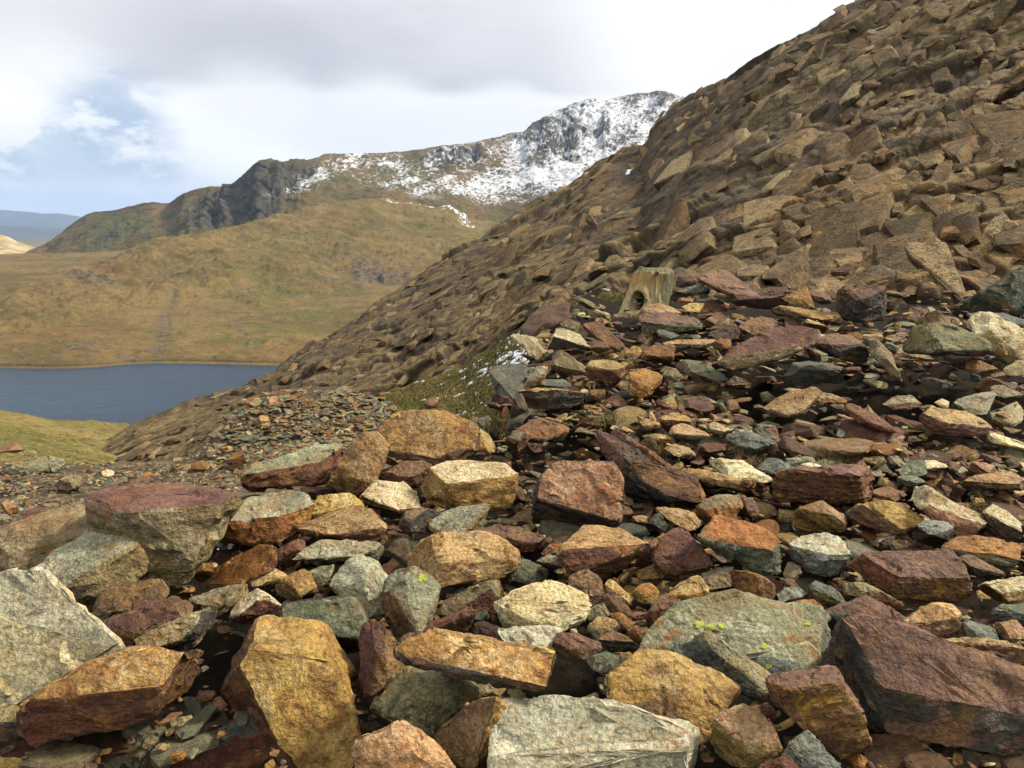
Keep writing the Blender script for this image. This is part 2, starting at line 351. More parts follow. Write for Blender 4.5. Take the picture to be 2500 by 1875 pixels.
def mat_ridge():
    m, t = new_mat('ridge_rock_grass'); p = nd(t, 'ShaderNodeTexCoord').outputs['Object']
    green, rock, snow, rust = (attr(t, a) for a in ('green', 'rock', 'snow', 'rust'))
    n1 = noise(t, p, 0.010, 8, 0.6, 0.6); n2 = noise(t, p, 0.035, 10, 0.7, 0.6); n3 = noise(t, p, 0.14, 9, 0.75)
    c = mix(t, ramp(t, n1, .42, .58), (0.165, 0.112, 0.046), (0.100, 0.080, 0.030))
    c = mix(t, math_(t, 'MULTIPLY', green, ramp(t, n2, .66, .40)), c, (0.060, 0.082, 0.024))
    c = mix(t, math_(t, 'MULTIPLY', rust, ramp(t, n2, .40, .60)), c, (0.19, 0.105, 0.050))
    rk = mix(t, ramp(t, n3, .36, .62), (0.030, 0.028, 0.021), (0.112, 0.098, 0.068))
    c = mix(t, rock, c, rk)
    c = mix(t, math_(t, 'MULTIPLY', ramp(t, n3, .52, .62), 0.65), c, (0.040, 0.036, 0.022))
    c = mix(t, math_(t, 'MULTIPLY', snow, 0.78), c, (0.84, 0.87, 0.92))
    finish(t, c, 0.9, 0.1, math_(t, 'ADD', n3, n2), 1.0, 3.0); return m
M['ridge'] = mat_ridge()
def mat_water():
    m, t = new_mat('lake_water'); p = nd(t, 'ShaderNodeTexCoord').outputs['Object']
    big = noise(t, vmath(t, 'MULTIPLY', p, (0.5, 1.6, 1)), 0.018, 4, 0.55, 0.4)
    c = mix(t, ramp(t, big, .38, .62), (0.006, 0.021, 0.042), (0.012, 0.034, 0.060))
    h = math_(t, 'ADD', noise(t, vmath(t, 'MULTIPLY', p, (1, 0.55, 1)), 0.9, 6, 0.6), math_(t, 'MULTIPLY', noise(t, p, 0.22, 4, 0.5), 1.5))
    finish(t, c, math_(t, 'MULTIPLY_ADD', big, 0.2, 0.22), 0.09, h, 0.9, 0.25); return m
M['water'] = mat_water()

# ================================================================== terrain
def blob(u, v, cu, cv, ru, rv, ang=0.0):
    a = math.radians(ang); du, dv = u - cu, v - cv
    x = du * math.cos(a) + dv * math.sin(a); y = -du * math.sin(a) + dv * math.cos(a)
    return np.exp(-((x / ru) ** 2 + (y / rv) ** 2))

# ---- boulder field and lower path: one height function, z relative to the eye
def edge_dist(x, y):
    """how far right (+) or left (-) of the rim of the boulder field"""
    ex = np.interp(y, [2.2, 3.2, 3.9, 4.6, 6.0, 7.2, 8.5, 11, 14, 30], [-7.5, -3.6, -2.2, -1.5, -0.15, 0.12, 0.35, 0.8, 1.5, 5])
    return x - ex
def z_place(x, y):
    zf = np.interp(y, [0, 4.3, 9, 12, 14, 20, 30], [-1.5, -1.5, -0.85, -0.82, -1.3, -4, -9])
    zl = np.interp(y, [2, 6, 8, 12, 14, 18, 26, 35], [-1.9, -2.35, -2.75, -3.45, -4.1, -5.7, -8.6, -13])
    d = edge_dist(x, y)
    k = sstep(-0.55, 0.05, d)
    zl = zl + 1.08 * np.exp(-(np.abs((x + 2.85) / 1.4) ** 4 + ((y - 12.4) / 1.5) ** 2)) + 0.42 * np.exp(-(((x + 0.2) / 1.3) ** 2 + ((y - 11.5) / 1.6) ** 2))
    return zf * k + zl * (1 - k)
def z_ground(x, y):
    z = z_place(x, y)
    d = edge_dist(x, y)
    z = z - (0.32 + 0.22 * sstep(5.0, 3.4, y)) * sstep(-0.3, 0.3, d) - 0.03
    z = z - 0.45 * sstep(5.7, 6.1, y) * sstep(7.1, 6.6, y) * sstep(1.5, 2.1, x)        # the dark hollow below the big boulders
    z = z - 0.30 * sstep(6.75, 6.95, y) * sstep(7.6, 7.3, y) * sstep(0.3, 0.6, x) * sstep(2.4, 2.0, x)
    return z
def ray_ground(u, v, fn=z_place):
    u = np.atleast_1d(np.asarray(u, float)); v = np.atleast_1d(np.asarray(v, float))
    d = rays(u, v); d = d / d[:, 1:2]
    Ys = np.geomspace(1.2, 30, 500)
    hit = np.full(len(u), np.nan)
    for i in range(len(u)):
        z = d[i, 2] * Ys; zg = fn(d[i, 0] * Ys, Ys); m = np.nonzero(z < zg)[0]
        if len(m): hit[i] = Ys[m[0]]
    return hit
def build_ground():
    # fan grid: fine near the eye
    ys = np.geomspace(0.6, 34, 260); ts = np.linspace(-0.95, 0.95, 330)
    Yg, T = np.meshgrid(ys, ts, indexing='ij'); X = T * (Yg + 1.2)
    z = z_ground(X.ravel(), Yg.ravel())
    P = np.stack([X.ravel(), Yg.ravel(), z + CAMZ], 1)
    P[:, 2] += 0.05 * fbm(P * np.array([4, 4, 1]), 4, 3)
    pth = sstep(-0.3, -0.9, edge_dist(P[:, 0], P[:, 1])) * sstep(-0.45, 0.1, fbm(P * 0.9, 3, 8) + 0.1)
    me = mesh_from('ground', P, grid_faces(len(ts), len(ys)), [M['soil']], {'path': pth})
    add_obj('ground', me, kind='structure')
build_ground()

# ---- the rock slope that climbs to the right
SIL = [(60, 1040, 36), (180, 1003, 35), (230, 965, 38), (300, 925, 40), (400, 880, 43), (500, 850, 46), (560, 842, 46), (600, 800, 50), (700, 738, 54), (800, 665, 58), (900, 600, 62), (980, 545, 65),
       (1090, 488, 68), (1200, 420, 70), (1290, 350, 72), (1330, 332, 72), (1390, 318, 71), (1412, 280, 68), (1440, 250, 66), (1500, 210, 62), (1560, 175, 58), (1620, 140, 55), (1700, 90, 52), (1780, 50, 50), (1890, 0, 47), (2100, -110, 43), (2450, -260, 38), (2900, -420, 33)]
BASE = [(60, 1055, 32), (180, 1022, 30), (400, 1030, 24), (520, 990, 20), (700, 910, 18.3), (850, 880, 21), (1000, 820, 21), (1180, 735, 18.5), (1350, 712, 14.5), (1600, 700, 12), (1900, 700, 11.3), (2450, 715, 10.8), (2900, 740, 10.2)]
def crag():
    us = np.unique(np.concatenate([[p[0] for p in SIL], [p[0] for p in BASE]])).astype(float)
    def I(tab, k): return np.interp(us, [p[0] for p in tab], [p[k] for p in tab])
    rows = []
    for f, g in ((0, 0), (0.33, 0.14), (0.66, 0.42), (1, 1)):
        rows.append(list(zip(us, I(BASE, 1) * (1 - f) + I(SIL, 1) * f, I(BASE, 2) * (1 - g) + I(SIL, 2) * g)))
    nu, nv = 900, 460
    us_ = span(100, 2330, nu, 100, 2900); nu = len(us_)
    P, U, V, T, nr = loft(rows, us_, None, nu, nv, back=(1.3, -0.12), nback=14)
    N = grid_normals(P, nu, nr)
    N[(N * (np.array([0, 0, CAMZ]) - P)).sum(1) < 0] *= -1
    p = P + 0.35 * np.stack([fbm(P * 0.5, 3, 21), fbm(P * 0.5, 3, 22), fbm(P * 0.5, 3, 23)], 1)
    big = fbm(P * 0.13, 4, 5) * 0.8 + fbm(P * 0.42, 4, 15) * 0.30
    brk = 0.55 + 0.9 * sstep(-0.30, 0.35, fbm(P * 0.22, 3, 51))
    near = 1 + 0.3 * sstep(1350, 1800, U) * sstep(200, 480, V)
    # axes of the jointing: along the slope to the upper right, up the slope, and into the rock
    ax_s = np.array([.80, -.28, .53]); ax_s /= np.linalg.norm(ax_s); ax_n = np.array([-.42, -.72, .55]); ax_n -= ax_s * (ax_n @ ax_s); ax_n /= np.linalg.norm(ax_n); ax_t = np.cross(ax_n, ax_s)
    if ax_t[2] < 0: ax_t = -ax_t
    q = np.stack([p @ ax_s, p @ ax_t, p @ ax_n], 1)
    q[:, 0] += 0.30 * q[:, 1]                                        # joints lean
    disp = big.copy()
    crack = np.zeros(len(P)); cells = []
    for sc, amp, tilt, cr, cw, seed in ((np.array([4.2, 1.7, 5.0]), 0.12, 0.08, 0.10, .035, 100), (np.array([0.95, 0.95, 2.2]), 0.05, 0.09, 0.08, .055, 200), (np.array([0.42, 0.36, 1.1]), 0.022, 0.12, 0.05, .09, 300)):
        qq = q / sc + 0.10 * np.stack([fbm(p / sc.min() * 1.2, 2, seed + 31), fbm(p / sc.min() * 1.2, 2, seed + 32), fbm(p / sc.min() * 1.2, 2, seed + 33)], 1)
        f1, f2, rnd, vec = worley(qq, seed)
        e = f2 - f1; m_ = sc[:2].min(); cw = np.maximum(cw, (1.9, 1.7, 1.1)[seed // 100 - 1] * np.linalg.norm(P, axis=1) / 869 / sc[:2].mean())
        tv = (rnd[1] - .5) * 2.2 * vec[:, 0] + (rnd[2] - .62) * 2.2 * vec[:, 1]
        disp += (amp * (rnd[0] ** 1.5 - 0.4) * 1.5 + tilt * m_ * tv * 1.6) * brk * near - cr * sstep(cw, 0.0, e)
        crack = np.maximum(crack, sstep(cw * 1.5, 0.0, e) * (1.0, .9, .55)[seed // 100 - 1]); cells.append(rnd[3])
    disp += 0.03 * fbm(P * 3.1, 4, 44)
    fade = sstep(0.0, 0.03, T)
    fade = fade * (0.45 + 0.55 * sstep(250, 620, U))
    # ledges that run up to the right, with dry grass on them
    lq = P[:, 2] - 0.36 * P[:, 0] - 0.06 * P[:, 1] + 1.1 * fbm(P * 0.18, 3, 61)
    sw = np.mod(lq / 3.1, 1.0)
    led = sstep(0.0, 0.12, sw) * sstep(1.0, 0.35, sw)
    disp += 0.22 * (led - 0.5)
    B = disp.reshape(nr, nu).copy()                                 # soften the walls of the blocks over two or three faces
    for _ in range(3):
        B[1:-1, 1:-1] = (B[1:-1, 1:-1] * 4 + 2 * (B[:-2, 1:-1] + B[2:, 1:-1] + B[1:-1, :-2] + B[1:-1, 2:]) + B[:-2, :-2] + B[2:, 2:] + B[:-2, 2:] + B[2:, :-2]) / 16
    disp = B.ravel()
    P2 = P + N * (disp * fade)[:, None]
    N2 = grid_normals(P2, nu, nr); N2[(N2 * N).sum(1) < 0] *= -1
    gn = fbm(P * np.array([0.25, 0.25, 0.5]), 5, 71)
    flat = sstep(0.55, 0.9, N2[:, 2])
    grass = sstep(0.05, 0.45, gn * 0.9 + 0.55 * sstep(0.16, 0.0, np.abs(sw - 0.10)) + 0.25 * flat - 0.22)
    lowleft = sstep(640, 300, U)                                    # the lower tongue towards the lake is half turf
    grass = np.maximum(grass * 0.75, lowleft * sstep(-0.25, 0.3, fbm(P * 0.5, 5, 72) + 0.35 * flat - 0.05) * 0.9)
    rust = sstep(0.0, 0.5, fbm(P * 0.4, 4, 81) + 0.8 * sstep(1400, 1900, U) * sstep(200, 520, V) - 0.32)
    sn = np.zeros(len(P))
    for (cu, cv, ru, rv, an) in ((1645, 413, 16, 5, -20), (1440, 250, 5, 9, 10), (1365, 378, 14, 4, -45), (1290, 650, 4, 2, 0), (1650, 640, 5, 2, 0), (1540, 515, 6, 2, 0), (1395, 630, 4, 2, 0), (1640, 545, 9, 2, 0)):
        sn = np.maximum(sn, sstep(0.35, 0.55, blob(U, V, cu, cv, ru, rv, an) + 0.25 * fbm(P * 3, 2, 9)))
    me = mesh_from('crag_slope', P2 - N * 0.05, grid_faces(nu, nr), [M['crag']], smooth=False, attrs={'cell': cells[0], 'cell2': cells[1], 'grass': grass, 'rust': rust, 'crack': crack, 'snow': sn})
    ob = add_obj('crag_slope', me, kind='structure', label='steep bare rock slope climbing to the right behind the boulders')
    sh = (nr, nu)
    return ob, P2.reshape(nr, nu, 3), N.reshape(nr, nu, 3), U.reshape(sh), V.reshape(sh), (ax_s, ax_t), nv, grass.reshape(sh)
CRAG = crag()

# ---- turf bank with thin snow between the path and the rock slope
def mat_turf():
    m, t = new_mat('turf_bank'); p = nd(t, 'ShaderNodeTexCoord').outputs['Object']
    n1 = noise(t, p, 0.8, 6, 0.6); n2 = noise(t, vmath(t, 'MULTIPLY', p, (1, 1, 1.6)), 5.0, 9, 0.7, 0.6)
    c = mix(t, ramp(t, n1, .38, .62), (0.140, 0.102, 0.030), (0.068, 0.066, 0.016))
    c = mix(t, ramp(t, n2, .48, .66), c, (0.035, 0.030, 0.010))
    c = mix(t, math_(t, 'MULTIPLY', ramp(t, n2, .40, .28), 0.7), c, (0.33, 0.25, 0.10))
    c = mix(t, attr(t, 'snow'), c, (0.86, 0.88, 0.9))
    finish(t, c, 0.95, 0.1, n2, 1.0, 0.06); return m
M['turf'] = mat_turf()
def turf_bank():
    rows = [[(740, 915, 13.8), (840, 895, 13.4), (1000, 925, 11.6), (1110, 935, 10.2), (1250, 870, 9.6), (1400, 810, 9.5)],
            [(740, 898, 16.3), (840, 872, 16.5), (1000, 850, 15.2), (1110, 800, 13.8), (1250, 750, 12.6), (1400, 700, 12)],
            [(740, 885, 19.4), (850, 846, 19.5), (1000, 785, 19), (1180, 690, 17), (1260, 650, 15.5), (1400, 610, 14)]]
    nu, nv = 330, 190
    P, U, V, T, nr = loft(rows, 745, 1390, nu, nv, nback=0)
    hum = fbm(P * np.array([1.6, 1.6, 0.6]), 5, 91)
    P[:, 2] += 0.13 * hum + 0.05 * fbm(P * 6, 3, 92)
    d = 0.95 * blob(U, V, 1130, 755, 70, 60, -40) + 0.8 * blob(U, V, 1080, 800, 60, 22, -25) + 0.9 * blob(U, V, 1070, 868, 75, 8, -14) + 0.35 * blob(U, V, 960, 840, 150, 40, -25) + 0.5 * blob(U, V, 1010, 890, 30, 6, -8)
    str_ = fbm(P * np.array([3.6, 6.5, 14.0]), 4, 95, .6)
    sn = sstep(0.30, 0.42, 0.46 * d + 1.05 * str_ - 0.30)
    P[:, 2] += 0.025 * sn
    me = mesh_from('turf_bank', P, grid_faces(nu, nr), [M['turf']], {'snow': sn})
    add_obj('turf_bank', me, kind='structure', label='green turf bank flecked with thin snow below the rock slope')
    return P, sn
TURF_P, TURF_S = turf_bank()

# ---- grassy shoulder at lower left, before the lake
def mat_near_turf():
    m, t = new_mat('near_turf'); p = nd(t, 'ShaderNodeTexCoord').outputs['Object']
    n1 = noise(t, p, 0.16, 7, 0.62, 0.5); n2 = noise(t, p, 1.3, 9, 0.7, 0.5); n3 = noise(t, p, 5.0, 7, 0.7)
    c = mix(t, ramp(t, n1, .36, .62), (0.235, 0.175, 0.058), (0.140, 0.122, 0.032))
    c = mix(t, math_(t, 'MULTIPLY', ramp(t, n2, .50, .58), 0.75), c, (0.075, 0.058, 0.018))
    c = mix(t, math_(t, 'MULTIPLY', ramp(t, n3, .55, .62), 0.55), c, (0.40, 0.34, 0.20))
    finish(t, c, 0.95, 0.1, math_(t, 'ADD', n2, n3), 0.9, 0.12); return m
M['nearturf'] = mat_near_turf()
def near_shoulder():
    rows = [[(-200, 1050, 18), (180, 1045, 19), (420, 1045, 24)],
            [(-200, 950, 32), (0, 960, 30), (180, 975, 31), (420, 1015, 34)],
            [(-200, 860, 50), (0, 893, 46), (60, 905, 46), (120, 917, 48), (200, 921, 52), (270, 925, 58), (330, 948, 60), (420, 985, 62)]]
    nu, nv = 230, 120
    us_ = span(-190, 415, nu, -1100, 415, 40); nu = len(us_)
    P, U, V, T, nr = loft(rows, us_, None, nu, nv, back=(1.8, -0.45), nback=14)
    P[:, 2] += (0.45 * fbm(P * 0.22, 4, 101) + 0.28 * fbm(P * 1.0, 4, 102)) * (0.3 + 0.7 * np.sin(np.clip(T, 0, 1) * 3.14))
    me = mesh_from('grass_shoulder', P, grid_faces(nu, nr), [M['nearturf']])
    add_obj('grass_shoulder', me, kind='structure', label='yellow green grass shoulder at lower left before the lake')
near_shoulder()

# ---- lake
LZ = -60.0
def y_lake(v): 
    d = rays(0 * np.asarray(v, float) + CX, np.asarray(v, float) * DS); return LZ / (d[..., 2] / d[..., 1])
def lake():
    xs = np.linspace(-1300, 260, 150); ys = np.linspace(120, 372, 60)
    Yg, X = np.meshgrid(ys, xs, indexing='ij')
    P = np.stack([X.ravel(), Yg.ravel(), np.full(X.size, LZ + CAMZ)], 1)
    add_obj('lake', mesh_from('lake', P, grid_faces(len(xs), len(ys)), [M['water']]), kind='structure', label='dark blue mountain lake')
lake()

# ---- brown hill across the lake
def far_hill():
    shore = [(-300, 799), (-150, 797), (0, 794.5), (100, 796), (170, 795), (220, 792), (270, 787), (330, 784.5), (450, 785.5), (560, 788.5), (650, 790), (800, 790), (1300, 790)]
    sh = np.array(shore, float)
    r0 = [(u, v + 1.2, float(y_lake(v) - 1)) for u, v in shore]
    r1 = [(u, v - 5, float(y_lake(v)) + 2) for u, v in shore]
    r2 = [(-300, 715, 402), (0, 716, 402), (150, 710, 406), (300, 720, 405), (450, 715, 408), (700, 700, 418), (1250, 700, 420)]
    r3 = [(-300, 640, 500), (0, 632, 505), (140, 622, 520), (300, 610, 540), (450, 600, 560), (700, 560, 660), (1000, 560, 680), (1250, 580, 680)]
    r4 = [(-300, 612, 600), (0, 588, 620), (60, 584, 625), (140, 574, 640), (230, 553, 660), (290, 528, 690), (350, 520, 700), (420, 512, 720), (520, 490, 760), (600, 470, 800), (700, 447, 870), (780, 437, 910), (830, 432, 930), (900, 438, 940), (960, 446, 940), (1040, 472, 940), (1090, 490, 930), (1250, 510, 920)]
    nu, nv = 620, 320
    us_ = span(-230, 1240, nu, -1300, 1240, 90); nu = len(us_)
    P, U, V, T, nr = loft([r0, r1, r2, r3, r4], us_, None, nu, nv, back=(1.35, -0.05), nback=8)
    f = sstep(0.22, 0.5, T)
    hz = 11 * fbm(P * np.array([.012, .012, .012]), 5, 111) + 4.0 * fbm(P * .05, 4, 112) + 1.7 * fbm(P * .22, 4, 113, .6)
    gully = np.zeros(len(P))
    for (ax, ay, bx, by, wd) in ((378, 625, 372, 665, 7), (372, 665, 345, 705, 9), (345, 705, 340, 770, 13), (372, 665, 352, 775, 7), (418, 640, 402, 720, 3), (180, 735, 190, 780, 4), (690, 690, 690, 745, 3), (500, 700, 560, 760, 6)):
        du, dv = bx - ax, by - ay; tt = np.clip(((U - ax) * du + (V - ay) * dv) / (du * du + dv * dv), 0, 1)
        dd = np.hypot(U - ax - tt * du + 12 * fbm(P * .05, 4, 117), V - ay - tt * dv); gully = np.maximum(gully, np.exp(-(dd / wd) ** 2) * (0.85 if wd > 4 else 0.6))
    outc = 1.0 * blob(U, V, 830, 592, 75, 14, 4) + .9 * blob(U, V, 200, 600, 70, 14, 12) + .55 * blob(U, V, 150, 588, 45, 8) + .6 * blob(U, V, 740, 540, 40, 22, 20) + .5 * blob(U, V, 560, 690, 35, 5) + .8 * blob(U, V, 790, 570, 30, 25) + .4 * blob(U, V, 60, 600, 40, 8)
    rk = sstep(0.40, 0.75, outc * 0.85 + 0.5 * fbm(P * .11, 4, 121))
    small = sstep(0.42, 0.56, fbm(P * .14, 3, 122) * 0.9 + 0.55 * fbm(P * .02, 3, 123)) * 0.8
    shorerk = sstep(0.035, 0.0, np.abs(V - np.interp(U, sh[:, 0], sh[:, 1]) + 4) / 180) * sstep(-0.35, 0.1, fbm(P * .22, 3, 125))
    rock = np.clip(np.maximum.reduce([rk, small, gully * (0.5 + 0.5 * sstep(-0.3, 0.3, fbm(P * .2, 3, 126))), shorerk * .55]), 0, 1)
    hz += -1.8 * gully + 2.6 * rk * (0.5 + fbm(P * .25, 3, 127)) + 1.0 * small
    hz += 3.5 * blob(U, V, 560, 745, 90, 22) + 2.5 * blob(U, V, 650, 755, 50, 14)
    zmin = np.where(T > 0.255, LZ + CAMZ + 0.8 + (T - .25) * 30, -1e9)
    P[:, 2] = np.maximum(P[:, 2] + hz * f, zmin); P[:, 2] += 0.7 * sstep(0.24, 0.3, T) * (fbm(P * .2, 3, 128) + .5)
    green = np.clip(0.9 * blob(U, V, 560, 735, 80, 22) + .8 * blob(U, V, 560, 640, 150, 40) + .8 * blob(U, V, 320, 750, 40, 18) + .7 * blob(U, V, 680, 690, 60, 30) + .6 * blob(U, V, 620, 540, 200, 60) + .6 * sstep(700, 1000, U) * sstep(640, 470, V) + 0.5 * fbm(P * .03, 4, 131), 0, 1)
    rust = np.clip(0.7 * blob(U, V, 150, 740, 120, 25) + .8 * blob(U, V, 490, 500, 60, 12) + .7 * blob(U, V, 220, 590, 90, 20) + .6 * blob(U, V, 530, 750, 60, 20) + .5 * sstep(740, 775, V) + .5 * blob(U, V, 760, 560, 60, 40) + .4 * fbm(P * .04, 3, 132), 0, 1)
    d = 1.0 * blob(U, V, 960, 436, 170, 16, 5) + .6 * blob(U, V, 1010, 470, 60, 10, 25)
    sn = sstep(0.45, 0.6, 0.6 * d + 0.7 * fbm(P * .2, 4, 133, .65)) * sstep(0.25, 0.6, d)
    me = mesh_from('brown_hill', P, grid_faces(nu, nr), [M['hill']], {'green': green, 'rock': rock, 'snow': sn, 'rust': rust})
    add_obj('brown_hill', me, kind='structure', label='brown grassy hillside rising across the lake')
far_hill()

# ---- ridge and snowy mountain
def ridge():
    cr = [(-300, 660, 1300), (-50, 605, 1300), (0, 583, 1300), (60, 548, 1320), (100, 527, 1320), (150, 490, 1320), (185, 466, 1320), (205, 459, 1320), (240, 457, 1300), (290, 445, 1290), (330, 438, 1280), (365, 442, 1270), (395, 418, 1200), (425, 408, 1190), (455, 403, 1180), (490, 403, 1170), (520, 385, 1130), (545, 357, 1110), (562, 346, 1100), (585, 342, 1100), (605, 350, 1110), (640, 345, 1130), (662, 348, 1150), (700, 335, 1230), (780, 332, 1300), (870, 328, 1340), (950, 318, 1380), (1020, 308, 1400), (1080, 295, 1430), (1100, 287, 1440), (1130, 285, 1450), (1150, 268, 1460), (1170, 256, 1480), (1240, 222, 1520), (1280, 213, 1560), (1300, 219, 1580), (1330, 210, 1600), (1380, 200, 1640), (1400, 203, 1650), (1420, 195, 1660), (1440, 199, 1670), (1465, 206, 1680), (1490, 212, 1680), (1560, 235, 1680), (1750, 280, 1680)]
    us = np.array(sorted(set([p[0] for p in cr] + list(range(-300, 1750, 50)))), float)
    I = lambda tab, k: np.interp(us, [p[0] for p in tab], [p[k] for p in tab])
    bs = [(-300, 700, 900), (0, 640, 900), (230, 600, 900), (420, 550, 920), (600, 500, 940), (700, 475, 960), (900, 470, 1000), (1090, 520, 1000), (1750, 540, 1000)]
    md = []
    rows = [list(zip(us, I(bs, 1), I(bs, 2)))]
    for f, g in ((0.35, 0.25), (0.7, 0.62)):
        rows.append(list(zip(us, I(bs, 1) * (1 - f) + I(cr, 1) * f, I(bs, 2) * (1 - g) + I(cr, 2) * g)))
    rows.append(list(zip(us, I(cr, 1), I(cr, 2))))
    nu, nv = 800, 230
    us_ = span(-230, 1640, nu, -1300, 1640, 80); nu = len(us_)
    P, U, V, T, nr = loft(rows, us_, None, nu, nv, back=(1.25, -0.22), nback=8)
    N = grid_normals(P, nu, nr); N[(N * (np.array([0, 0, CAMZ]) - P)).sum(1) < 0] *= -1
    cliff = np.clip(1.0 * blob(U, V, 560, 420, 85, 55, -35) + .9 * blob(U, V, 470, 460, 90, 34, -30) + .55 * blob(U, V, 250, 500, 60, 20, -40) + .8 * blob(U, V, 990, 335, 90, 22, -8) + 1.0 * blob(U, V, 1260, 265, 110, 55, 10) + .9 * blob(U, V, 1180, 310, 60, 30) + .9 * blob(U, V, 1430, 230, 50, 30) + .8 * blob(U, V, 640, 365, 60, 22) + .5 * blob(U, V, 500, 440, 30, 30), 0, 1)
    rib = fbm(np.stack([U * 0.045, V * 0.010, U * 0], 1), 5, 141)
    wv = worley(P / np.array([26., 26., 34.]), 400)
    disp = 10 * fbm(P * .008, 5, 142) + 5 * fbm(P * .035, 4, 143) + cliff * (16 * rib + 9 * (wv[2][0] - .5) - 4 * sstep(.12, 0, wv[1] - wv[0])) + 2.0 * fbm(P * .12, 3, 144)
    edge = sstep(1.0, 0.93, T) * 0.65 + 0.35
    P2 = P + N * (disp * edge)[:, None]
    rock = np.clip(sstep(0.30, 0.60, cliff + 0.45 * fbm(P * .03, 4, 145)) + .9 * sstep(1080, 1160, U), 0, 1)
    green = np.clip(.9 * blob(U, V, 460, 500, 130, 30, -20) + .9 * blob(U, V, 230, 500, 150, 45, -30) + .45 * blob(U, V, 760, 400, 180, 30, 0) + .5 * fbm(P * .015, 4, 146), 0, 1)
    rust = np.clip(.9 * blob(U, V, 320, 448, 90, 12) + .7 * blob(U, V, 480, 405, 30, 6) + .9 * blob(U, V, 1230, 345, 80, 20) + .5 * fbm(P * .02, 3, 147) + .5 * blob(U, V, 60, 560, 120, 25, -30), 0, 1)
    d = (.48 * blob(U, V, 690, 372, 110, 20, -22) + .40 * blob(U, V, 780, 350, 80, 12, -8) + 1.0 * blob(U, V, 1190, 380, 130, 32, -4) + .52 * blob(U, V, 980, 410, 150, 22, 4) + .55 * blob(U, V, 1320, 300, 180, 60, -15) + .60 * blob(U, V, 1380, 240, 130, 50) + .5 * blob(U, V, 1330, 330, 90, 14, -12) + .45 * blob(U, V, 1050, 325, 130, 26, -8) + .8 * blob(U, V, 1120, 335, 30, 22, 30) + .55 * blob(U, V, 1270, 240, 90, 30) + .40 * blob(U, V, 880, 380, 110, 30))
    st = fbm(np.stack([U * .16 + V * .10, V * .42 - U * .08, P[:, 1] * .004], 1), 5, 148, 0.78) * 1.15 + 0.45 * fbm(np.stack([U * .03, V * .06, U * 0], 1), 3, 149)
    sn = sstep(0.32, 0.72, 0.62 * d + 0.95 * st - 0.10 * cliff * (0.5 + 2 * rib) + 0.10)
    sn *= sstep(0.05, 0.28, d)
    me = mesh_from('snowy_ridge', P2, grid_faces(nu, nr), [M['ridge']], {'green': green, 'rock': rock, 'snow': sn, 'rust': rust})
    add_obj('snowy_ridge', me, kind='structure', label='dark craggy ridge climbing to a snow dusted peak')
ridge()

# ---- far country
def far_layer(name, label, crest, bottom, Y0, Y1, mat, amp, seed, u0, u1, nu=180, nv=30):
    us = sorted(set([c[0] for c in crest]))
    rows = [[(u, bottom, Y0) for u in us], [(c[0], c[1], Y1) for c in crest]]
    P, U, V, T, nr = loft(rows, u0, u1, nu, nv, back=(1.2, -0.04), nback=4)
    P[:, 2] += amp * fbm(P * (6.0 / Y1), 5, seed) * sstep(0, .1, T)
    add_obj(name, mesh_from(name, P, grid_faces(nu, nr), [mat]), kind='structure', label=label)
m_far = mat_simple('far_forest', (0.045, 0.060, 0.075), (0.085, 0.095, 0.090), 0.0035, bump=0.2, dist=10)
m_sun_tint = mat_simple('sunshine_painted_grass', (0.74, 0.57, 0.28), (0.36, 0.25, 0.10), 0.02, bump=1.0, dist=12)  # colour lightened and yellowed to paint a sun patch on the hill
m_valley = mat_simple('valley_floor', (0.16, 0.14, 0.08), (0.10, 0.10, 0.06), 0.002)
far_layer('distant_hills', 'blue hazy hills on the far left skyline', [(-500, 430), (-200, 438), (0, 449), (60, 452), (100, 456), (125, 454.5), (170, 463), (210, 467), (300, 478), (700, 490)], 520, 6500, 9000, m_far, 60, 201, -1500, 600)
far_layer('wooded_hills', 'dark blue wooded hills in front of the far skyline', [(-500, 470), (0, 480), (80, 486), (160, 492), (250, 500), (600, 510)], 560, 4000, 5600, m_far, 40, 202, -1500, 500)
far_layer('pale_valley_slope', 'pale open slope below the wooded hills', [(-400, 520), (0, 520), (60, 514), (130, 509), (220, 512), (400, 520)], 570, 2400, 3000, m_valley, 8, 203, -1400, 350)
far_layer('sun_tinted_hill', 'hillside tinted yellow for sunshine at the far left edge', [(-400, 490), (-60, 500), (0, 508), (20, 513), (40, 524), (62, 530), (80, 538), (160, 560)], 585, 1900, 2200, m_sun_tint, 7, 204, -1400, 150, 320)
def valley():
    s = 16000
    P = np.array([[-s, -2000, -440], [s, -2000, -440], [s, 20000, -440], [-s, 20000, -440]], float)
    add_obj('valley_ground', mesh_from('valley_ground', P, [[0, 1, 2, 3]], [m_valley]), kind='structure')
valley()
HAZE_D = 0.00007
def haze():
    m, t = new_mat('haze_air')
    pv = nd(t, 'ShaderNodeVolumePrincipled', {'Color': (0.50, 0.68, 1.0, 1), 'Density': HAZE_D, 'Anisotropy': 0.1})
    nd(t, 'ShaderNodeOutputMaterial', {'Volume': pv.outputs[0]})
    bm = bmesh.new(); bmesh.ops.create_cube(bm, size=1); me = bpy.data.meshes.new('haze'); bm.to_mesh(me); bm.free()
    me.materials.append(m)
    for v in me.vertices:
        v.co = Vector((v.co.x * 33000, 9000 + v.co.y * 23000, -441 if v.co.z < 0 else 420))
    add_obj('haze', me, kind='stuff')
haze()

# ================================================================== rocks of the boulder field
REG = {'A': (0, 1150, 700 / 1602), 'B': (600, 1150, 700 / 1602), 'C': (1200, 1150, 700 / 1602), 'D': (1800, 1150, 700 / 1602),
       'E': (0, 800, 700 / 2212), 'F': (600, 800, 700 / 2212), 'G': (1200, 650, 700 / 2111), 'H': (1800, 650, 700 / 2111)}
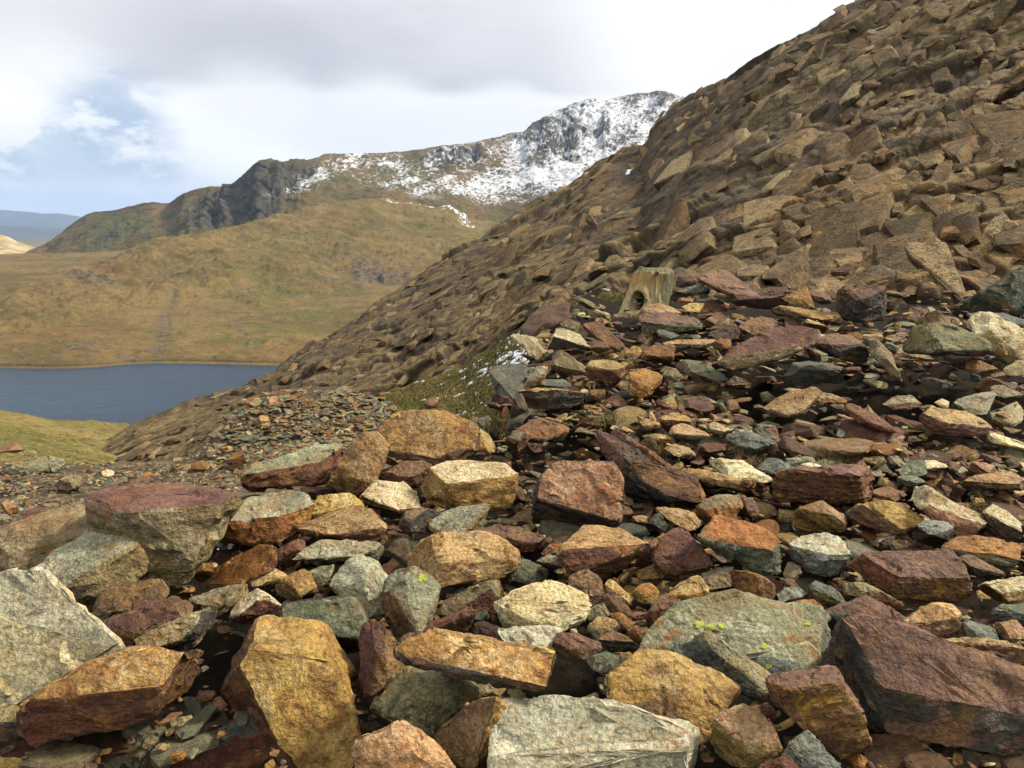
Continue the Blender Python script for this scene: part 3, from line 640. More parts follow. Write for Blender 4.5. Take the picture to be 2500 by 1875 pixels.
# region | outline | front edge of the top face | top, side material | options | name | label
ROCKS = '''
A|-60,560 100,580 240,620 340,680 450,790 560,880 640,950 670,1000 560,1060 420,1110 330,1170 280,1230 160,1310 60,1310 -60,1280|-60,800 150,850 280,900 560,960|pale,cream|tt=34 st=58 sa=-10|boulder|large pale grey boulder with a cream lower face at the left edge
A|180,590 300,480 480,370 620,315 700,330 770,390 797,480 790,570 740,615 600,690 480,760 400,720 330,650|345,660 480,570 620,470 770,400|greygreen,olive|tt=30 ta=-15 st=62 sa=25|boulder|rounded grey green boulder leaning on the long olive slab at far left
A|-60,400 0,350 230,260 440,190 600,170 720,250 700,330 480,380 330,470 180,590 80,585 -60,570|-60,470 150,440 480,370 700,250|olive,olive|tt=24 ta=-20 st=66|flat_rock|long olive slab running out of the left edge beside the purple topped boulder
A|530,165 640,115 830,97 1150,103 1270,140 1345,180 1230,250 1190,330 1120,500 1010,610 880,640 740,615 600,500 560,300|560,190 690,240 900,240 1050,222 1235,248|purple,olive|tt=9 st=86|boulder|big boulder with a flat purple top and layered ochre side
A|470,770 560,690 680,630 880,622 925,660 915,710 820,750 700,800 550,845|480,790 740,770 830,740 925,700|brown,olive|tt=26 ta=-15|flat_rock|low brown slab between the grey green boulder and the long purple plank
A|550,850 640,830 800,770 960,715 1110,715 1140,750 1140,785 1000,830 850,890 680,990 640,940|600,920 800,880 1000,820 1140,775|purple,brown|tt=30 ta=-10 st=70|slate_shard|long purple brown plank of slate slanting beside the pale left boulder
A|680,1000 800,930 1000,840 1170,785 1200,800 1195,860 1090,870 1000,1025 860,1020|690,1010 860,1000 1060,930 1090,870 1195,830|olive,dark|tt=36 ta=-12 st=95|flat_rock|olive wedge of rock just below the long purple plank
A|155,1400 170,1330 220,1250 400,1150 560,1090 720,1010 840,1000 900,1020 1080,1035 1140,1090 1170,1150 1060,1215 980,1180 880,1290 820,1370 640,1390 400,1450 240,1490 165,1440|200,1280 420,1170 600,1150 750,1210 880,1200 1000,1130 1170,1140|ochre,rust|tt=40 st=88 sa=-8|boulder|big rust brown wedge with a pale yellow top facet at lower left
A|-60,1300 60,1330 160,1330 155,1420 120,1490 -60,1510|-60,1400 160,1410|olive,dark|tt=20 y=0.1|flat_rock|dark olive slab under the pale boulder at the left edge
A|480,1659 560,1580 700,1470 780,1470 900,1520 1000,1560 1050,1640 800,1720 500,1740||greygreen,dark|tt=52 ta=-20 y=0.35|stone|pale green stone deep in the dark gap at the lower left
A|760,1670 900,1590 1040,1570 1200,1470 1370,1380 1450,1385 1490,1450 1480,1590 1400,1680 1100,1740 800,1740|760,1680 1040,1590 1250,1480 1400,1390|slate,red|tt=50 st=80 y=0.28|stone|dark red triangular stone at the bottom edge left of the tall yellow slab
A|-60,1550 60,1545 130,1580 180,1660 100,1740 -60,1740||ochre,rust|tt=50 y=0.15|stone|ochre stone in the bottom left corner
A|1180,590 1230,540 1330,480 1440,425 1510,430 1535,480 1530,540 1430,590 1300,650 1180,665|1180,655 1360,620 1450,560 1535,540|orange,rust|tt=45 ta=-10|stone_block|rusty orange block leaning in the gap right of the purple topped boulder
A|1085,560 1120,520 1200,515 1255,525 1180,590 1120,630 1090,600||ochre,orange|tt=45 y=0.1|stone|small ochre stone tucked against the purple topped boulder
A|970,700 1060,660 1160,625 1170,680 1050,715||orange,orange|tt=35|stone|thin orange stone below the rusty orange block
A|1080,720 1200,670 1380,630 1390,680 1330,730 1230,800 1200,790 1150,770|1100,740 1230,760 1390,660|greygreen,olive|tt=30|flat_rock|grey green slab end behind the red brown pyramid stone
B|0,640 150,550 200,570 240,600 100,665 0,690||tan,ochre|tt=38 ta=-15|stone|tan flat stone behind the red brown pyramid stone
B|90,670 240,600 320,560 350,580 390,650 260,700 210,760 150,710||ochre,tan|tt=42 ta=10|stone|light ochre stone between the red brown pyramid and the green boulder
A|1290,830 1330,710 1440,670 1500,700 1590,770 1570,860 1400,850|1330,730 1430,715 1490,720|cream,red|tt=20 st=72|stone|red brown pyramid shaped stone with a cream cap
B|-248,950 -200,865 -40,845 200,862 350,862 430,890 475,990 490,1070 545,1100 575,1230 612,1440 622,1660 600,1760 340,1760 200,1560 90,1330 -100,1280 -150,1250 -220,1050|-170,880 -100,1050 100,1180 180,1300 320,1500 335,1700|ochre,rust|tt=48 ta=22 st=86 sa=-58 th=0.3|flat_rock|tall yellow ochre slab with a dark red left side at bottom centre left
B|210,780 240,710 330,670 480,635 590,710 640,780 670,880 675,960 640,1020 570,1070 480,1060 440,930 400,880 330,860 200,860|215,830 340,850 440,890 520,960 560,1050|green,dark|tt=44 ta=15 st=88 sa=-20 rnd=3|boulder|dark green curved boulder behind the tall yellow slab
B|485,640 550,570 580,520 640,485 720,530 785,590 780,680 775,780 730,830 660,810 620,750 590,700||pale,cream|tt=52 bulge=0.2|boulder|knobbly whitish boulder right above the dark green boulder
B|775,700 790,630 860,575 950,560 1040,610 1072,650 1050,750 1010,860 960,900 900,960 850,900 800,840|790,640 830,640 870,760 890,900|greygreen,brown|tt=62 ta=12 st=82 sa=-50|boulder|upright grey boulder marked by one bright yellow lichen spot
B|890,560 900,480 1000,400 1150,355 1280,348 1400,380 1480,450 1490,530 1430,570 1300,620 1070,640 1000,600|895,520 1030,510 1150,480 1280,440 1400,470 1490,500|tan,tan|tt=28 st=64|boulder|large tan boulder with a ridge across its face, above the yellow lichen stone
B|645,980 660,870 700,840 800,900 850,980 915,1060 850,1130 760,1210 665,1250 650,1100||purple,brown|tt=60 ta=-12|stone|striped purple and grey triangular stone beside the tall yellow slab
B|895,1010 935,980 960,945 1080,920 1200,930 1380,962 1530,988 1620,1003 1700,1048 1815,1032 1905,1082 1980,1160 1930,1215 1790,1240 1620,1200 1470,1140 1340,1070 1330,1040 1150,1030 1060,1050 920,1070|905,1040 1150,1015 1330,1025 1470,1120 1640,1190 1800,1230 1960,1175|ochre,dark|tt=34 st=112 th=0.35 up=0.10|flat_rock|long ochre slab overhanging a black gap at bottom centre
B|690,1330 760,1240 810,1180 880,1125 970,1105 1100,1115 1220,1160 1300,1220 1310,1270 1180,1330 1110,1400 1030,1500 960,1500 880,1420 760,1370||olive,olive|tt=50 bulge=0.25 rnd=4 y=0.12|boulder|rounded olive boulder under the long ochre overhanging slab
B|625,1560 640,1480 680,1410 740,1355 860,1390 960,1470 1050,1540 1110,1610 1170,1670 1180,1740 640,1740||pink,pink|tt=55 ta=5|stone|pinkish orange pointed stone at the bottom edge right of the tall slab
B|1035,1530 1090,1430 1200,1340 1290,1290 1380,1275 1425,1310 1430,1400 1410,1490 1330,1590 1260,1655 1230,1640 1110,1610|1225,1650 1260,1480 1310,1285|brown,ochre|tt=66 ta=-38 st=70 sa=48|stone_block|two faced block, brown left and ochre right, under the olive boulder
B|300,310 400,290 520,250 630,200 690,230 735,280 740,330 775,390 740,410 600,390 480,360 340,340|310,325 480,355 560,325 740,330|tan,rust|tt=24 ta=-8 st=82|flat_rock|flat reddish tan slab pointing left below the short ochre block
B|365,270 370,180 400,140 560,135 650,145 665,200 620,200 500,240 400,275|368,245 480,225 640,185|ochre,orange|tt=26 st=78|stone_block|short ochre block right of the green topped half disc
B|-160,240 -120,200 0,160 120,135 250,128 330,150 358,190 340,260 290,330 200,380 90,400 -20,390 -140,370 -165,300|-160,245 -100,280 50,270 180,260 300,220 355,185|greygreen,orange|tt=14 st=74|boulder|half disc boulder with green grey top and rusty curved side
B|650,150 720,90 740,65 900,68 950,110 980,160 1015,200 940,215 860,230 780,200 660,170|655,145 740,150 860,220 1010,200|cream,rust|tt=26 st=100|stone_block|cream topped block with a dark underside in the centre left
B|1035,290 1090,250 1200,205 1330,195 1400,210 1440,235 1420,280 1400,315 1280,345 1190,360 1080,360 1050,320|1040,295 1080,330 1140,355 1280,340 1420,285|greygreen,olive|tt=18 st=80|flat_rock|flat grey green slab above the large tan boulder
B|850,290 890,235 980,210 1090,235 1040,280 1060,350 960,330 860,320|855,300 950,290 1040,280|brown,dark|tt=18 st=95|flat_rock|small brown slab left of the flat grey green slab
B|285,490 340,440 430,400 560,395 700,400 750,415 745,470 720,500 600,490 450,485 300,495|290,488 460,470 640,470 750,430|greygreen,green|tt=18 ta=6|flat_rock|narrow green and rust coloured slab above the whitish boulder
B|160,460 250,400 330,385 330,430 280,480 270,530 210,540 170,500||red,rust|tt=55|stone|dark red stone left of the narrow green and rust slab
B|1285,345 1400,310 1500,315 1602,350 1690,390 1600,440 1500,450 1430,390|1290,345 1450,380 1600,400 1680,390|purple,red|tt=16|flat_rock|purple slab right behind the large tan boulder
B|1070,820 1120,720 1250,660 1360,620 1420,600 1430,680 1390,780 1280,770 1150,800|1080,800 1250,690 1360,640 1425,620|olive,rust|tt=40 st=85 y=0.1|stone|dark rusty stone in the hollow under the large tan boulder
B|915,940 1000,860 1130,790 1250,755 1280,780 1230,850 1200,920 1050,930|920,940 1100,850 1275,785|red,rust|tt=55 ta=10 st=90|slate_shard|thin dark red slate standing right of the yellow lichen stone
B|1260,930 1270,860 1330,850 1420,880 1415,960 1330,955||rust,dark|tt=60 y=0.1|stone|dark rust stone beside the cream boulder with brown specks
B|350,570 420,540 490,530 510,570 490,620 440,640 390,640||greygreen,olive|tt=50|stone|small grey green stone behind the dark green boulder
F|1040,820 1100,750 1180,690 1300,672 1480,672 1580,710 1720,750 1760,790 1690,860 1745,950 1640,1000 1560,1060 1490,1070 1380,990 1250,970 1130,980 1100,930 1070,870|1100,940 1250,950 1400,970 1490,1010 1600,930 1740,920|ochre,brown|tt=40 st=84|boulder|large golden ochre boulder standing against the turf bank
F|1680,850 1730,800 1790,775 1870,820 1950,900 1980,970 1900,960 1820,930 1740,920||tan,orange|tt=44 ta=20|stone|light orange tan stone leaning on the golden ochre boulder
F|0,1150 80,1100 200,1070 350,990 450,950 640,910 840,865 800,1000 700,1080 650,1170 600,1190 400,1190 200,1220 60,1230 0,1200|0,1140 330,1020 500,1020 640,1010 780,990|greygreen,red|tt=20 st=62|flat_rock|long slab with grey green top and red front, ending at an ochre block
F|650,1190 700,1090 800,990 830,890 900,840 1000,830 1095,920 1030,1000 1020,1100 990,1200 850,1270 720,1260||tan,ochre|tt=62 ta=6|stone_block|bright ochre block at the right end of the red fronted slab
F|1035,1100 1060,1050 1200,1040 1370,1040 1418,1070 1400,1130 1330,1230 1250,1200 1140,1190 1040,1180|1040,1085 1150,1120 1200,1155 1330,1150 1410,1080|brown,rust|tt=26|stone_block|brown block under the golden ochre boulder
F|1320,1250 1400,1170 1440,1100 1560,1065 1750,1055 1900,1045 1980,1060 2060,1140 2050,1260 2010,1370 1880,1390 1700,1380 1500,1380 1380,1330|1330,1235 1500,1160 1750,1130 1960,1130 2055,1150|cream,ochre|tt=30 st=74|boulder|big pale layered block with rusty bands at the centre of the field
F|1570,1060 1640,1010 1760,990 1900,1000 2060,1020 2050,1080 1900,1060 1700,1060||purple,red|tt=16 y=0.15|flat_rock|thin maroon slab behind the pale layered block
F|1370,600 1420,550 1470,540 1490,570 1460,610 1400,625||pink,purple|tt=50|stone|pinkish stone on the dark scree at the foot of the turf bank
G|130,1280 180,1255 230,1270 310,1320 480,1240 650,1185 740,1220 780,1280 810,1380 700,1410 560,1430 380,1450 200,1470 150,1400|150,1400 200,1440 400,1435 600,1415 805,1370|green,rust|tt=34 st=95|flat_rock|pale green slab with a raised left corner in the centre
G|330,1870 350,1750 390,1560 440,1500 530,1460 870,1465 930,1530 930,1640 925,1800 908,1900 840,1860 700,1800 640,1755 500,1750 440,1720 380,1700|340,1720 440,1700 640,1745 760,1800 905,1885|pink,dark|tt=56 st=112|boulder|cube shaped tan and pink boulder right of the pale layered block
G|790,1220 850,1270 1000,1340 1150,1440 1280,1490 1100,1480 960,1540 900,1500 860,1400 800,1300||purple,dark|tt=68 ta=-20 y=-0.1|slate_shard|dark maroon slate plank on edge, lower of the leaning pair
G|820,1165 870,1170 1000,1260 1200,1400 1330,1490 1290,1500 1100,1380 900,1310 830,1240||purple,red|tt=64 ta=-25|slate_shard|maroon slate plank on edge, upper of the leaning pair
G|950,1560 1000,1490 1080,1455 1160,1460 1300,1500 1550,1570 1745,1640 1740,1680 1460,1725 1300,1720 1130,1640 1000,1660|1050,1470 1140,1600 1300,1690 1460,1710 1740,1680|rust,dark|tt=28 st=88 sa=-45|flat_rock|rust brown slab with a dark left end beside the cube shaped boulder
G|1300,1520 1500,1500 1700,1560 1900,1580 2040,1640 2000,1665 1800,1645 1600,1600|1310,1525 1600,1580 1800,1630 2000,1650|ochre,rust|tt=18|slate_shard|thin rusty layered plank behind the rust brown slab
G|1580,1440 1700,1430 1850,1445 1900,1490 2040,1570 1990,1590 1800,1570 1720,1530 1700,1490||cream,olive|tt=14|flat_rock|pale olive flat slab left of the wide maroon block
G|1260,1330 1350,1310 1450,1340 1510,1380 1490,1430 1380,1400 1290,1380||tan,brown|tt=18|flat_rock|tan flat stone in the grassy patch right of the leaning pair of planks
G|1090,1250 1180,1235 1300,1250 1360,1300 1300,1310 1200,1290||tan,orange|tt=14|flat_rock|thin orange tan flake above the grassy patch
G|1300,1220 1340,1180 1420,1165 1540,1215 1600,1250 1500,1280 1380,1270|1310,1230 1400,1210 1500,1240 1590,1250|pink,green|tt=14|flat_rock|humped green stone with a pink top in mid slope
G|1540,1180 1640,1155 1760,1210 1740,1250 1640,1240 1560,1200|1545,1185 1640,1195 1755,1225|cream,olive|tt=14|flat_rock|small cream topped olive slab right of the humped green stone
G|1700,1260 1760,1230 1870,1225 1980,1260 2111,1330 2210,1360 2111,1410 1980,1400 1920,1330 1800,1310|1700,1265 1850,1290 1960,1310 2100,1390|slate,green|tt=16|flat_rock|long blue green slate slab in mid slope
G|1220,1130 1330,1080 1440,1110 1470,1150 1380,1170 1260,1170|1225,1135 1330,1140 1460,1150|tan,rust|tt=16|flat_rock|rust and tan flat stone above the long thin tan plank
G|890,1165 1000,1155 1220,1150 1230,1190 1100,1210 950,1200|890,1172 1050,1178 1225,1165|tan,brown|tt=10|slate_shard|long thin tan plank above the upper maroon plank
G|300,1140 400,1120 560,1160 620,1190 460,1250 310,1310 240,1260 150,1240||rust,brown|tt=20|flat_rock|rust brown flat slab behind the pale green slab
G|220,930 340,910 500,915 680,935 750,955 690,1010 560,1040 400,1050 280,1040 240,1000|225,950 400,945 560,960 700,975|tan,dark|tt=12 st=100|flat_rock|long tan topped slab with a dark side near the edge of the turf bank
G|140,1100 180,960 220,930 260,1040 290,1120 240,1150 150,1140||rust,dark|tt=72 ta=-25|stone|upright dark rust stone left of the long tan topped slab
G|220,900 300,790 340,740 410,745 400,800 350,880 260,920||cream,tan|tt=60 ta=-30 rnd=2|boulder|smooth cream boulder at the left end of the upper pile beside the turf
G|360,870 420,840 540,840 580,880 540,910 420,900|362,872 480,885 575,885|slate,slate|tt=12|flat_rock|grey slate just right of the smooth cream boulder
G|700,760 740,710 860,705 1020,735 1000,770 940,830 880,860 740,830|712,740 880,768 1010,740|tan,red|tt=16 st=84|stone_block|dark red block with a tan top left of the bright orange cube
G|1020,790 1080,755 1180,750 1250,800 1290,880 1240,930 1100,960 1050,930 1100,880 1060,850|1025,800 1100,870 1160,835 1200,812 1255,810|orange,orange|tt=38 ta=-15 st=72 sa=25|stone_block|bright orange cube of rock in the middle of the upper pile
G|1010,940 1030,880 1090,890 1105,930 1060,955||cream,tan|tt=50|stone|small cream stone under the bright orange cube
G|910,880 950,855 1015,850 1000,930 960,910||tan,brown|tt=45|stone|small tan chip left of the bright orange cube
G|1260,800 1300,760 1350,750 1410,820 1330,865 1290,840||olive,dark|tt=50|stone|olive and black stone just right of the bright orange cube
G|1330,720 1430,705 1540,710 1600,740 1720,810 1740,840 1640,850 1560,830 1430,790|1335,725 1450,770 1570,800 1730,835|green,purple|tt=30 ta=-10|flat_rock|green slab tilting down to the right of the orange cube
G|1710,690 1780,610 1900,550 2010,490 2250,460 2290,500 2350,485 2390,520 2370,570 2290,610 2110,650 2010,690 1800,755 1740,730|1715,690 1900,640 2100,600 2250,590 2380,560|red,olive|tt=18 ta=-14 st=78 up=0.06|boulder|big red brown slab with olive front overhanging the dark hollow
G|400,490 470,475 560,480 640,510 715,590 600,570 450,600 390,610|400,500 500,500 560,500 640,545 710,592|cream,dark|tt=22 st=95|flat_rock|dark slab with a cream edge at the left end of the upper pile
G|620,380 700,355 780,400 830,470 900,530 965,580 930,610 860,590 760,520 680,450|640,400 760,490 860,580 930,605|rust,brown|tt=42 ta=25|slate_shard|long rust plank slanting down to the right at the left end of the pile
G|510,430 560,390 640,400 700,470 640,490 560,460||brown,olive|tt=38|flat_rock|brown flat stone left of the slanting rust plank
G|715,580 760,550 820,565 880,610 800,655 740,620||purple,brown|tt=35|stone|purple brown stone under the slanting rust plank
G|970,420 1060,370 1160,350 1330,350 1430,380 1530,420 1530,460 1380,455 1150,480 1000,470|970,428 1150,418 1320,425 1530,428|purple,green|tt=12 st=76|flat_rock|wide maroon slab with a green front just below the weathered stump
G|1070,330 1140,295 1230,285 1330,305 1380,345 1250,350 1130,352||tan,ochre|tt=24|flat_rock|tan slab against the foot of the weathered stump
G|1410,300 1470,275 1580,280 1610,310 1540,340 1450,330||ochre,tan|tt=20|flat_rock|flat ochre stone right of the weathered stump
G|1330,130 1380,80 1480,70 1600,100 1560,150 1400,150||rust,dark|tt=60|flat_rock|dark rust slab right behind the weathered stump
G|1540,95 1620,55 1700,50 1780,80 1900,170 1990,240 2010,270 1900,265 1800,230 1650,160 1560,110|1550,105 1700,150 1850,235 1990,262|purple,rust|tt=28 ta=20|flat_rock|purple and green slab sloping down along the crest of the pile
G|1310,220 1380,180 1500,145 1590,165 1590,195 1500,215 1400,225|1315,220 1420,205 1590,185|slate,dark|tt=24|flat_rock|grey slate flake between the stump and the crest slab
G|1365,260 1380,240 1510,235 1500,265 1400,275||orange,rust|tt=20|flat_rock|thin rust flake under the grey slate flake beside the stump
G|1090,640 1200,590 1330,590 1440,620 1500,680 1380,690 1240,695 1120,680|1100,650 1300,630 1490,680|orange,rust|tt=22|flat_rock|rusty orange layered slab in the middle of the upper pile
G|980,640 1040,590 1090,600 1110,650 1040,695 1000,670||ochre,brown|tt=52|stone|small ochre block left of the rusty orange layered slab
G|1060,560 1110,490 1140,540 1120,580 1080,585||rust,red|tt=60|stone|small pointed rust stone above the small ochre block
G|1210,490 1240,465 1330,490 1380,510 1310,535 1230,520||slate,greygreen|tt=20|flat_rock|pale blue grey slate flake below the wide maroon slab
G|1250,570 1350,550 1480,545 1640,545 1620,585 1450,595 1300,590|1255,575 1450,575 1630,570|tan,olive|tt=10|slate_shard|long flat olive tan plank across the upper pile
G|1620,570 1690,540 1750,545 1760,590 1700,640 1640,610||orange,rust|tt=48|stone|orange stone at the left tip of the big red brown slab
G|1600,490 1700,455 1800,460 1840,520 1740,540 1640,530||rust,dark|tt=42|stone|dark rust stone above the orange stone in the upper pile
G|1535,430 1600,380 1660,370 1670,400 1620,450||brown,brown|tt=45|stone|small brown stone at the right tip of the wide maroon slab
G|1680,420 1740,385 1780,400 1760,450 1700,450||olive,brown|tt=50|stone|small olive stone above the dark rust stone near the crest
H|690,240 740,175 830,150 1000,150 1060,190 1075,300 1050,390 900,400 760,390 700,310|700,235 850,262 960,240 1060,190|red,dark|tt=32 st=98|boulder|dark maroon block at the foot of the rock slope on the right
H|370,230 430,180 500,145 550,250 565,310 480,290 390,265||orange,tan|tt=58|stone|orange peaked stone left of the dark maroon block
H|240,315 330,305 500,325 680,345 750,370 740,410 620,390 450,370 300,345|245,320 450,345 740,385|ochre,brown|tt=12|slate_shard|long ochre plank in front of the dark maroon block
H|390,440 520,395 600,420 690,460 620,510 540,480 460,455|390,445 500,440 620,478 690,460|tan,red|tt=16|flat_rock|tan and red stone above the big red brown slab
H|20,450 80,400 180,378 260,400 340,440 300,470 180,490 60,500||brown,purple|tt=34|stone|humped brown stone above the left part of the big red brown slab
H|570,560 600,530 720,510 830,525 920,590 970,640 960,700 880,720 760,650 600,600|575,548 720,568 800,595 960,640|brown,dark|tt=14 ta=12 st=92 up=0.05|flat_rock|dark maroon slab hanging over the hollow beside the leaning olive plank
H|960,500 1010,520 1100,610 1150,660 1200,760 1270,875 1230,860 1130,790 1060,710 1000,650||olive,olive|tt=62 ta=20|slate_shard|thin olive plank leaning steeply over the dark hollow
H|1160,600 1200,540 1300,460 1420,435 1560,445 1680,490 1800,560 1840,610 1780,640 1600,620 1450,570 1350,590 1180,640|1170,610 1320,565 1430,545 1560,595 1830,620|moss,dark|tt=30 st=104 rnd=3 up=0.08|boulder|large mossy olive boulder with a black underside on the right
H|1270,460 1320,390 1420,330 1480,335 1560,410 1600,450 1450,450 1330,465||brown,tan|tt=46 rnd=1|boulder|brown domed boulder behind the mossy olive boulder
H|1720,400 1760,365 1860,365 1960,410 2070,450 2130,560 2100,680 2000,720 1930,660 1830,600 1760,500||cream,tan|tt=54 bulge=0.2 rnd=2|boulder|rough cream boulder at the right edge beside the mossy boulder
H|1550,350 1650,290 1800,210 1950,120 2050,50 2250,0 2250,400 1900,370 1720,355||darkmoss,darkmoss|tt=52 ta=-30 rnd=3 y=0.6|boulder|very dark moss covered boulder at the right edge of the picture
H|1710,360 1800,345 1960,350 2111,400 2150,440 2000,420 1800,400||slate,green|tt=24 y=0.2|flat_rock|grey green slab between the cream boulder and the dark mossy one
H|1600,740 1680,700 1780,690 1880,710 1950,780 1930,800 1780,790 1680,760||orange,rust|tt=36|boulder|rusty domed stone below the rough cream boulder
H|1960,760 2060,700 2150,690 2150,800 2000,800||olive,greygreen|tt=40|stone|olive stone at the right edge below the rough cream boulder
H|1340,850 1400,820 1540,850 1580,870 1500,930 1420,900||rust,dark|tt=40|stone|dark rust stone inside the hollow under the mossy boulder
H|210,1040 300,990 420,930 560,905 600,940 560,990 500,1030 490,1080 380,1110 250,1080|215,1050 380,1095 490,1060 500,1010 590,950|tan,brown|tt=26 ta=-20|flat_rock|pinkish tan slab in front of the dark hollow
H|360,910 480,910 640,940 820,990 760,1010 620,1000 560,960||tan,orange|tt=14 y=0.1|slate_shard|long tan flake behind the pinkish tan slab
H|760,1010 850,1020 960,1080 1080,1140 1150,1210 1050,1200 900,1140 800,1070|780,1020 900,1090 1000,1160 1140,1208|rust,red|tt=30 ta=18|slate_shard|dark rust plank slanting down right, below the hollow
H|1350,1130 1430,1055 1560,1060 1700,1085 1800,1140 1850,1190 1810,1230 1600,1240 1400,1230 1370,1180|1355,1130 1500,1150 1700,1155 1845,1185|tan,purple|tt=18|flat_rock|broad tan slab with purple front on the right slope
H|1570,1040 1640,980 1760,950 1860,935 1890,950 1840,1010 1830,1080 1700,1090 1620,1060||greygreen,green|tt=34|flat_rock|olive green slab behind the broad tan slab
H|1080,1020 1150,970 1280,955 1350,955 1370,1010 1260,1050 1150,1050|1085,1025 1200,1010 1365,1000|olive,brown|tt=20|flat_rock|olive tan slab at the lip of the hollow
H|1450,1010 1510,975 1560,1000 1570,1040 1500,1050||cream,tan|tt=48|stone|small cream stone left of the olive green slab
H|1870,890 1950,880 2111,950 2000,965 1890,950||olive,green|tt=24|flat_rock|flat olive stone near the right edge below the hollow
H|1780,1240 1900,1235 2150,1320 2150,1370 2000,1340 1860,1290|1785,1245 1900,1270 2150,1350|cream,tan|tt=12|flat_rock|long cream slab running out of the right edge
H|1390,1430 1450,1430 1550,1475 1480,1505 1400,1490||cream,pink|tt=26|stone|small cream pink stone above the dark green flat slab
H|1190,1500 1280,1440 1360,1435 1390,1520 1330,1545 1220,1540||green,greygreen|tt=36|stone|mottled green stone right of the wide maroon block
H|1110,1600 1200,1550 1330,1540 1410,1550 1400,1590 1300,1610 1180,1620||green,dark|tt=16|flat_rock|dark green flat slab right of the wide maroon block
H|440,1470 520,1445 600,1465 640,1490 560,1500 450,1500||cream,cream|tt=22 rnd=1|stone|smooth cream pebble behind the wide maroon block
H|150,1490 220,1415 300,1420 380,1470 440,1500 300,1530||slate,slate|tt=36|stone|blue grey stone left of the smooth cream pebble
H|1650,1460 1750,1450 1900,1470 1970,1510 1900,1545 1780,1530|1655,1462 1760,1500 1850,1535 1960,1515|pink,rust|tt=16|flat_rock|pinkish flat slab near the right edge in mid slope
H|1640,1600 1760,1550 1900,1525 2040,1530 2111,1590 2080,1640 1900,1610 1750,1610|1645,1600 1850,1590 2090,1600|tan,brown|tt=14|flat_rock|tan humped slab at the right edge above the wide purple block
D|210,55 230,17 350,-13 580,-20 690,-13 760,20 775,120 700,165 600,160 400,165 230,160|212,25 450,20 680,18 765,25|purple,rust|tt=10 st=98|boulder|wide maroon block with a dark rusty front on the right
D|310,310 330,230 400,210 480,175 510,215 580,250 610,310 590,345 450,340 330,335|315,300 420,230 440,330|pink,ochre|tt=50 ta=20 st=60 sa=-40|stone|pink and ochre rounded stone below the wide maroon block
D|605,240 680,190 800,175 900,190 990,250 1040,290 960,310 900,345 760,320 680,280|620,265 760,305 900,330 1030,290|ochre,brown|tt=28 rnd=1|boulder|domed ochre boulder right of the pink and ochre stone
D|955,140 1000,85 1080,110 1200,180 1300,230 1390,290 1350,310 1330,340 1260,365 1170,330 1100,260 1020,200|960,145 1020,160 1150,200 1250,260 1380,300|cream,pink|tt=30 ta=18 st=66|flat_rock|long pale olive slab slanting down right with a pinkish side
D|960,340 1070,280 1170,290 1200,320 1195,400 1120,430 1000,395|965,345 1080,368 1195,325|slate,dark|tt=16 st=86|stone_block|dark grey cube shaped block under the long pale olive slab
D|1380,240 1430,195 1500,230 1580,290 1620,340 1580,370 1500,370 1480,330 1400,280|1385,245 1450,240 1540,305 1600,345|cream,dark|tt=30 ta=20 st=95|stone|cream edged wedge at the right edge of the mid slope
D|300,410 340,385 410,365 500,360 620,390 750,450 640,520 590,560 500,580 430,560 400,530 330,510|310,420 420,420 560,430 640,500|pale,slate|tt=26 st=66|boulder|grey stone with a bluish pale top above the purple brown block
D|-263,340 -190,290 -100,262 30,300 150,350 240,400 330,500 345,560 280,570 200,560 60,520 -100,430|-260,335 -150,310 0,370 100,410 250,500 345,560|orange,green|tt=28 ta=15 st=88 sa=-15 up=0.04|flat_rock|long orange topped slab with green layered front slanting down right
D|635,530 700,480 850,460 1000,458 1170,460 1220,510 1250,600 1265,680 1200,710 1100,680 1010,680 900,700 860,690 780,640 740,560|640,535 800,540 880,590 1000,570 1130,570 1240,600|purple,rust|tt=26 st=88|boulder|broad purple brown block with a pale left corner on the right
D|1250,700 1300,655 1400,630 1600,595 1680,600 1680,700 1600,730 1450,740 1290,745|1255,715 1400,685 1680,650|cream,tan|tt=18 st=78|flat_rock|cream tan slab at the right edge below the purple brown block
D|1165,430 1230,375 1330,370 1450,395 1560,420 1640,480 1602,530 1480,530 1340,490 1230,465|1175,435 1300,425 1450,440 1600,500|orange,green|tt=18 st=74|flat_rock|green fronted slab with a rusty top at the right edge
D|1220,495 1300,475 1400,530 1520,580 1400,600 1330,580|1225,500 1330,540 1510,582|brown,dark|tt=18|flat_rock|narrow brown slab between the purple block and the green fronted slab
D|-45,600 -40,560 60,570 150,600 220,650 240,745 130,730 0,690||orange,rust|tt=56|stone_block|orange rust block above the big lichen covered slab
D|235,620 300,600 400,615 430,650 380,680 300,660||purple,purple|tt=20|flat_rock|small purple flat stone right of the orange rust block
D|230,690 270,660 350,655 390,690 340,740 250,750||slate,dark|tt=40|stone|small dark olive stone below the small purple flat stone
D|405,650 440,620 500,640 560,680 605,740 560,750 500,770 440,720||slate,olive|tt=42 ta=-10|stone|grey layered stone right of the small dark olive stone
D|555,640 650,628 720,640 800,690 930,750 860,760 720,715 620,690|560,645 680,680 800,720 920,752|olive,rust|tt=20|flat_rock|thin olive and rust slab in front of the purple brown block
D|260,750 340,730 430,725 480,770 470,800 350,775||orange,ochre|tt=30|stone|small orange stone on the upper rim of the lichen covered slab
D|490,795 600,750 720,720 800,750 950,830 900,880 700,850 600,830||purple,green|tt=38|flat_rock|low purple green triangular slab behind the great purple slab
D|910,860 990,800 1090,745 1200,760 1235,800 1230,880 1140,940 1050,880 960,880|915,860 1050,810 1150,830 1235,820|ochre,brown|tt=30|stone_block|brown ochre block behind the great purple slab
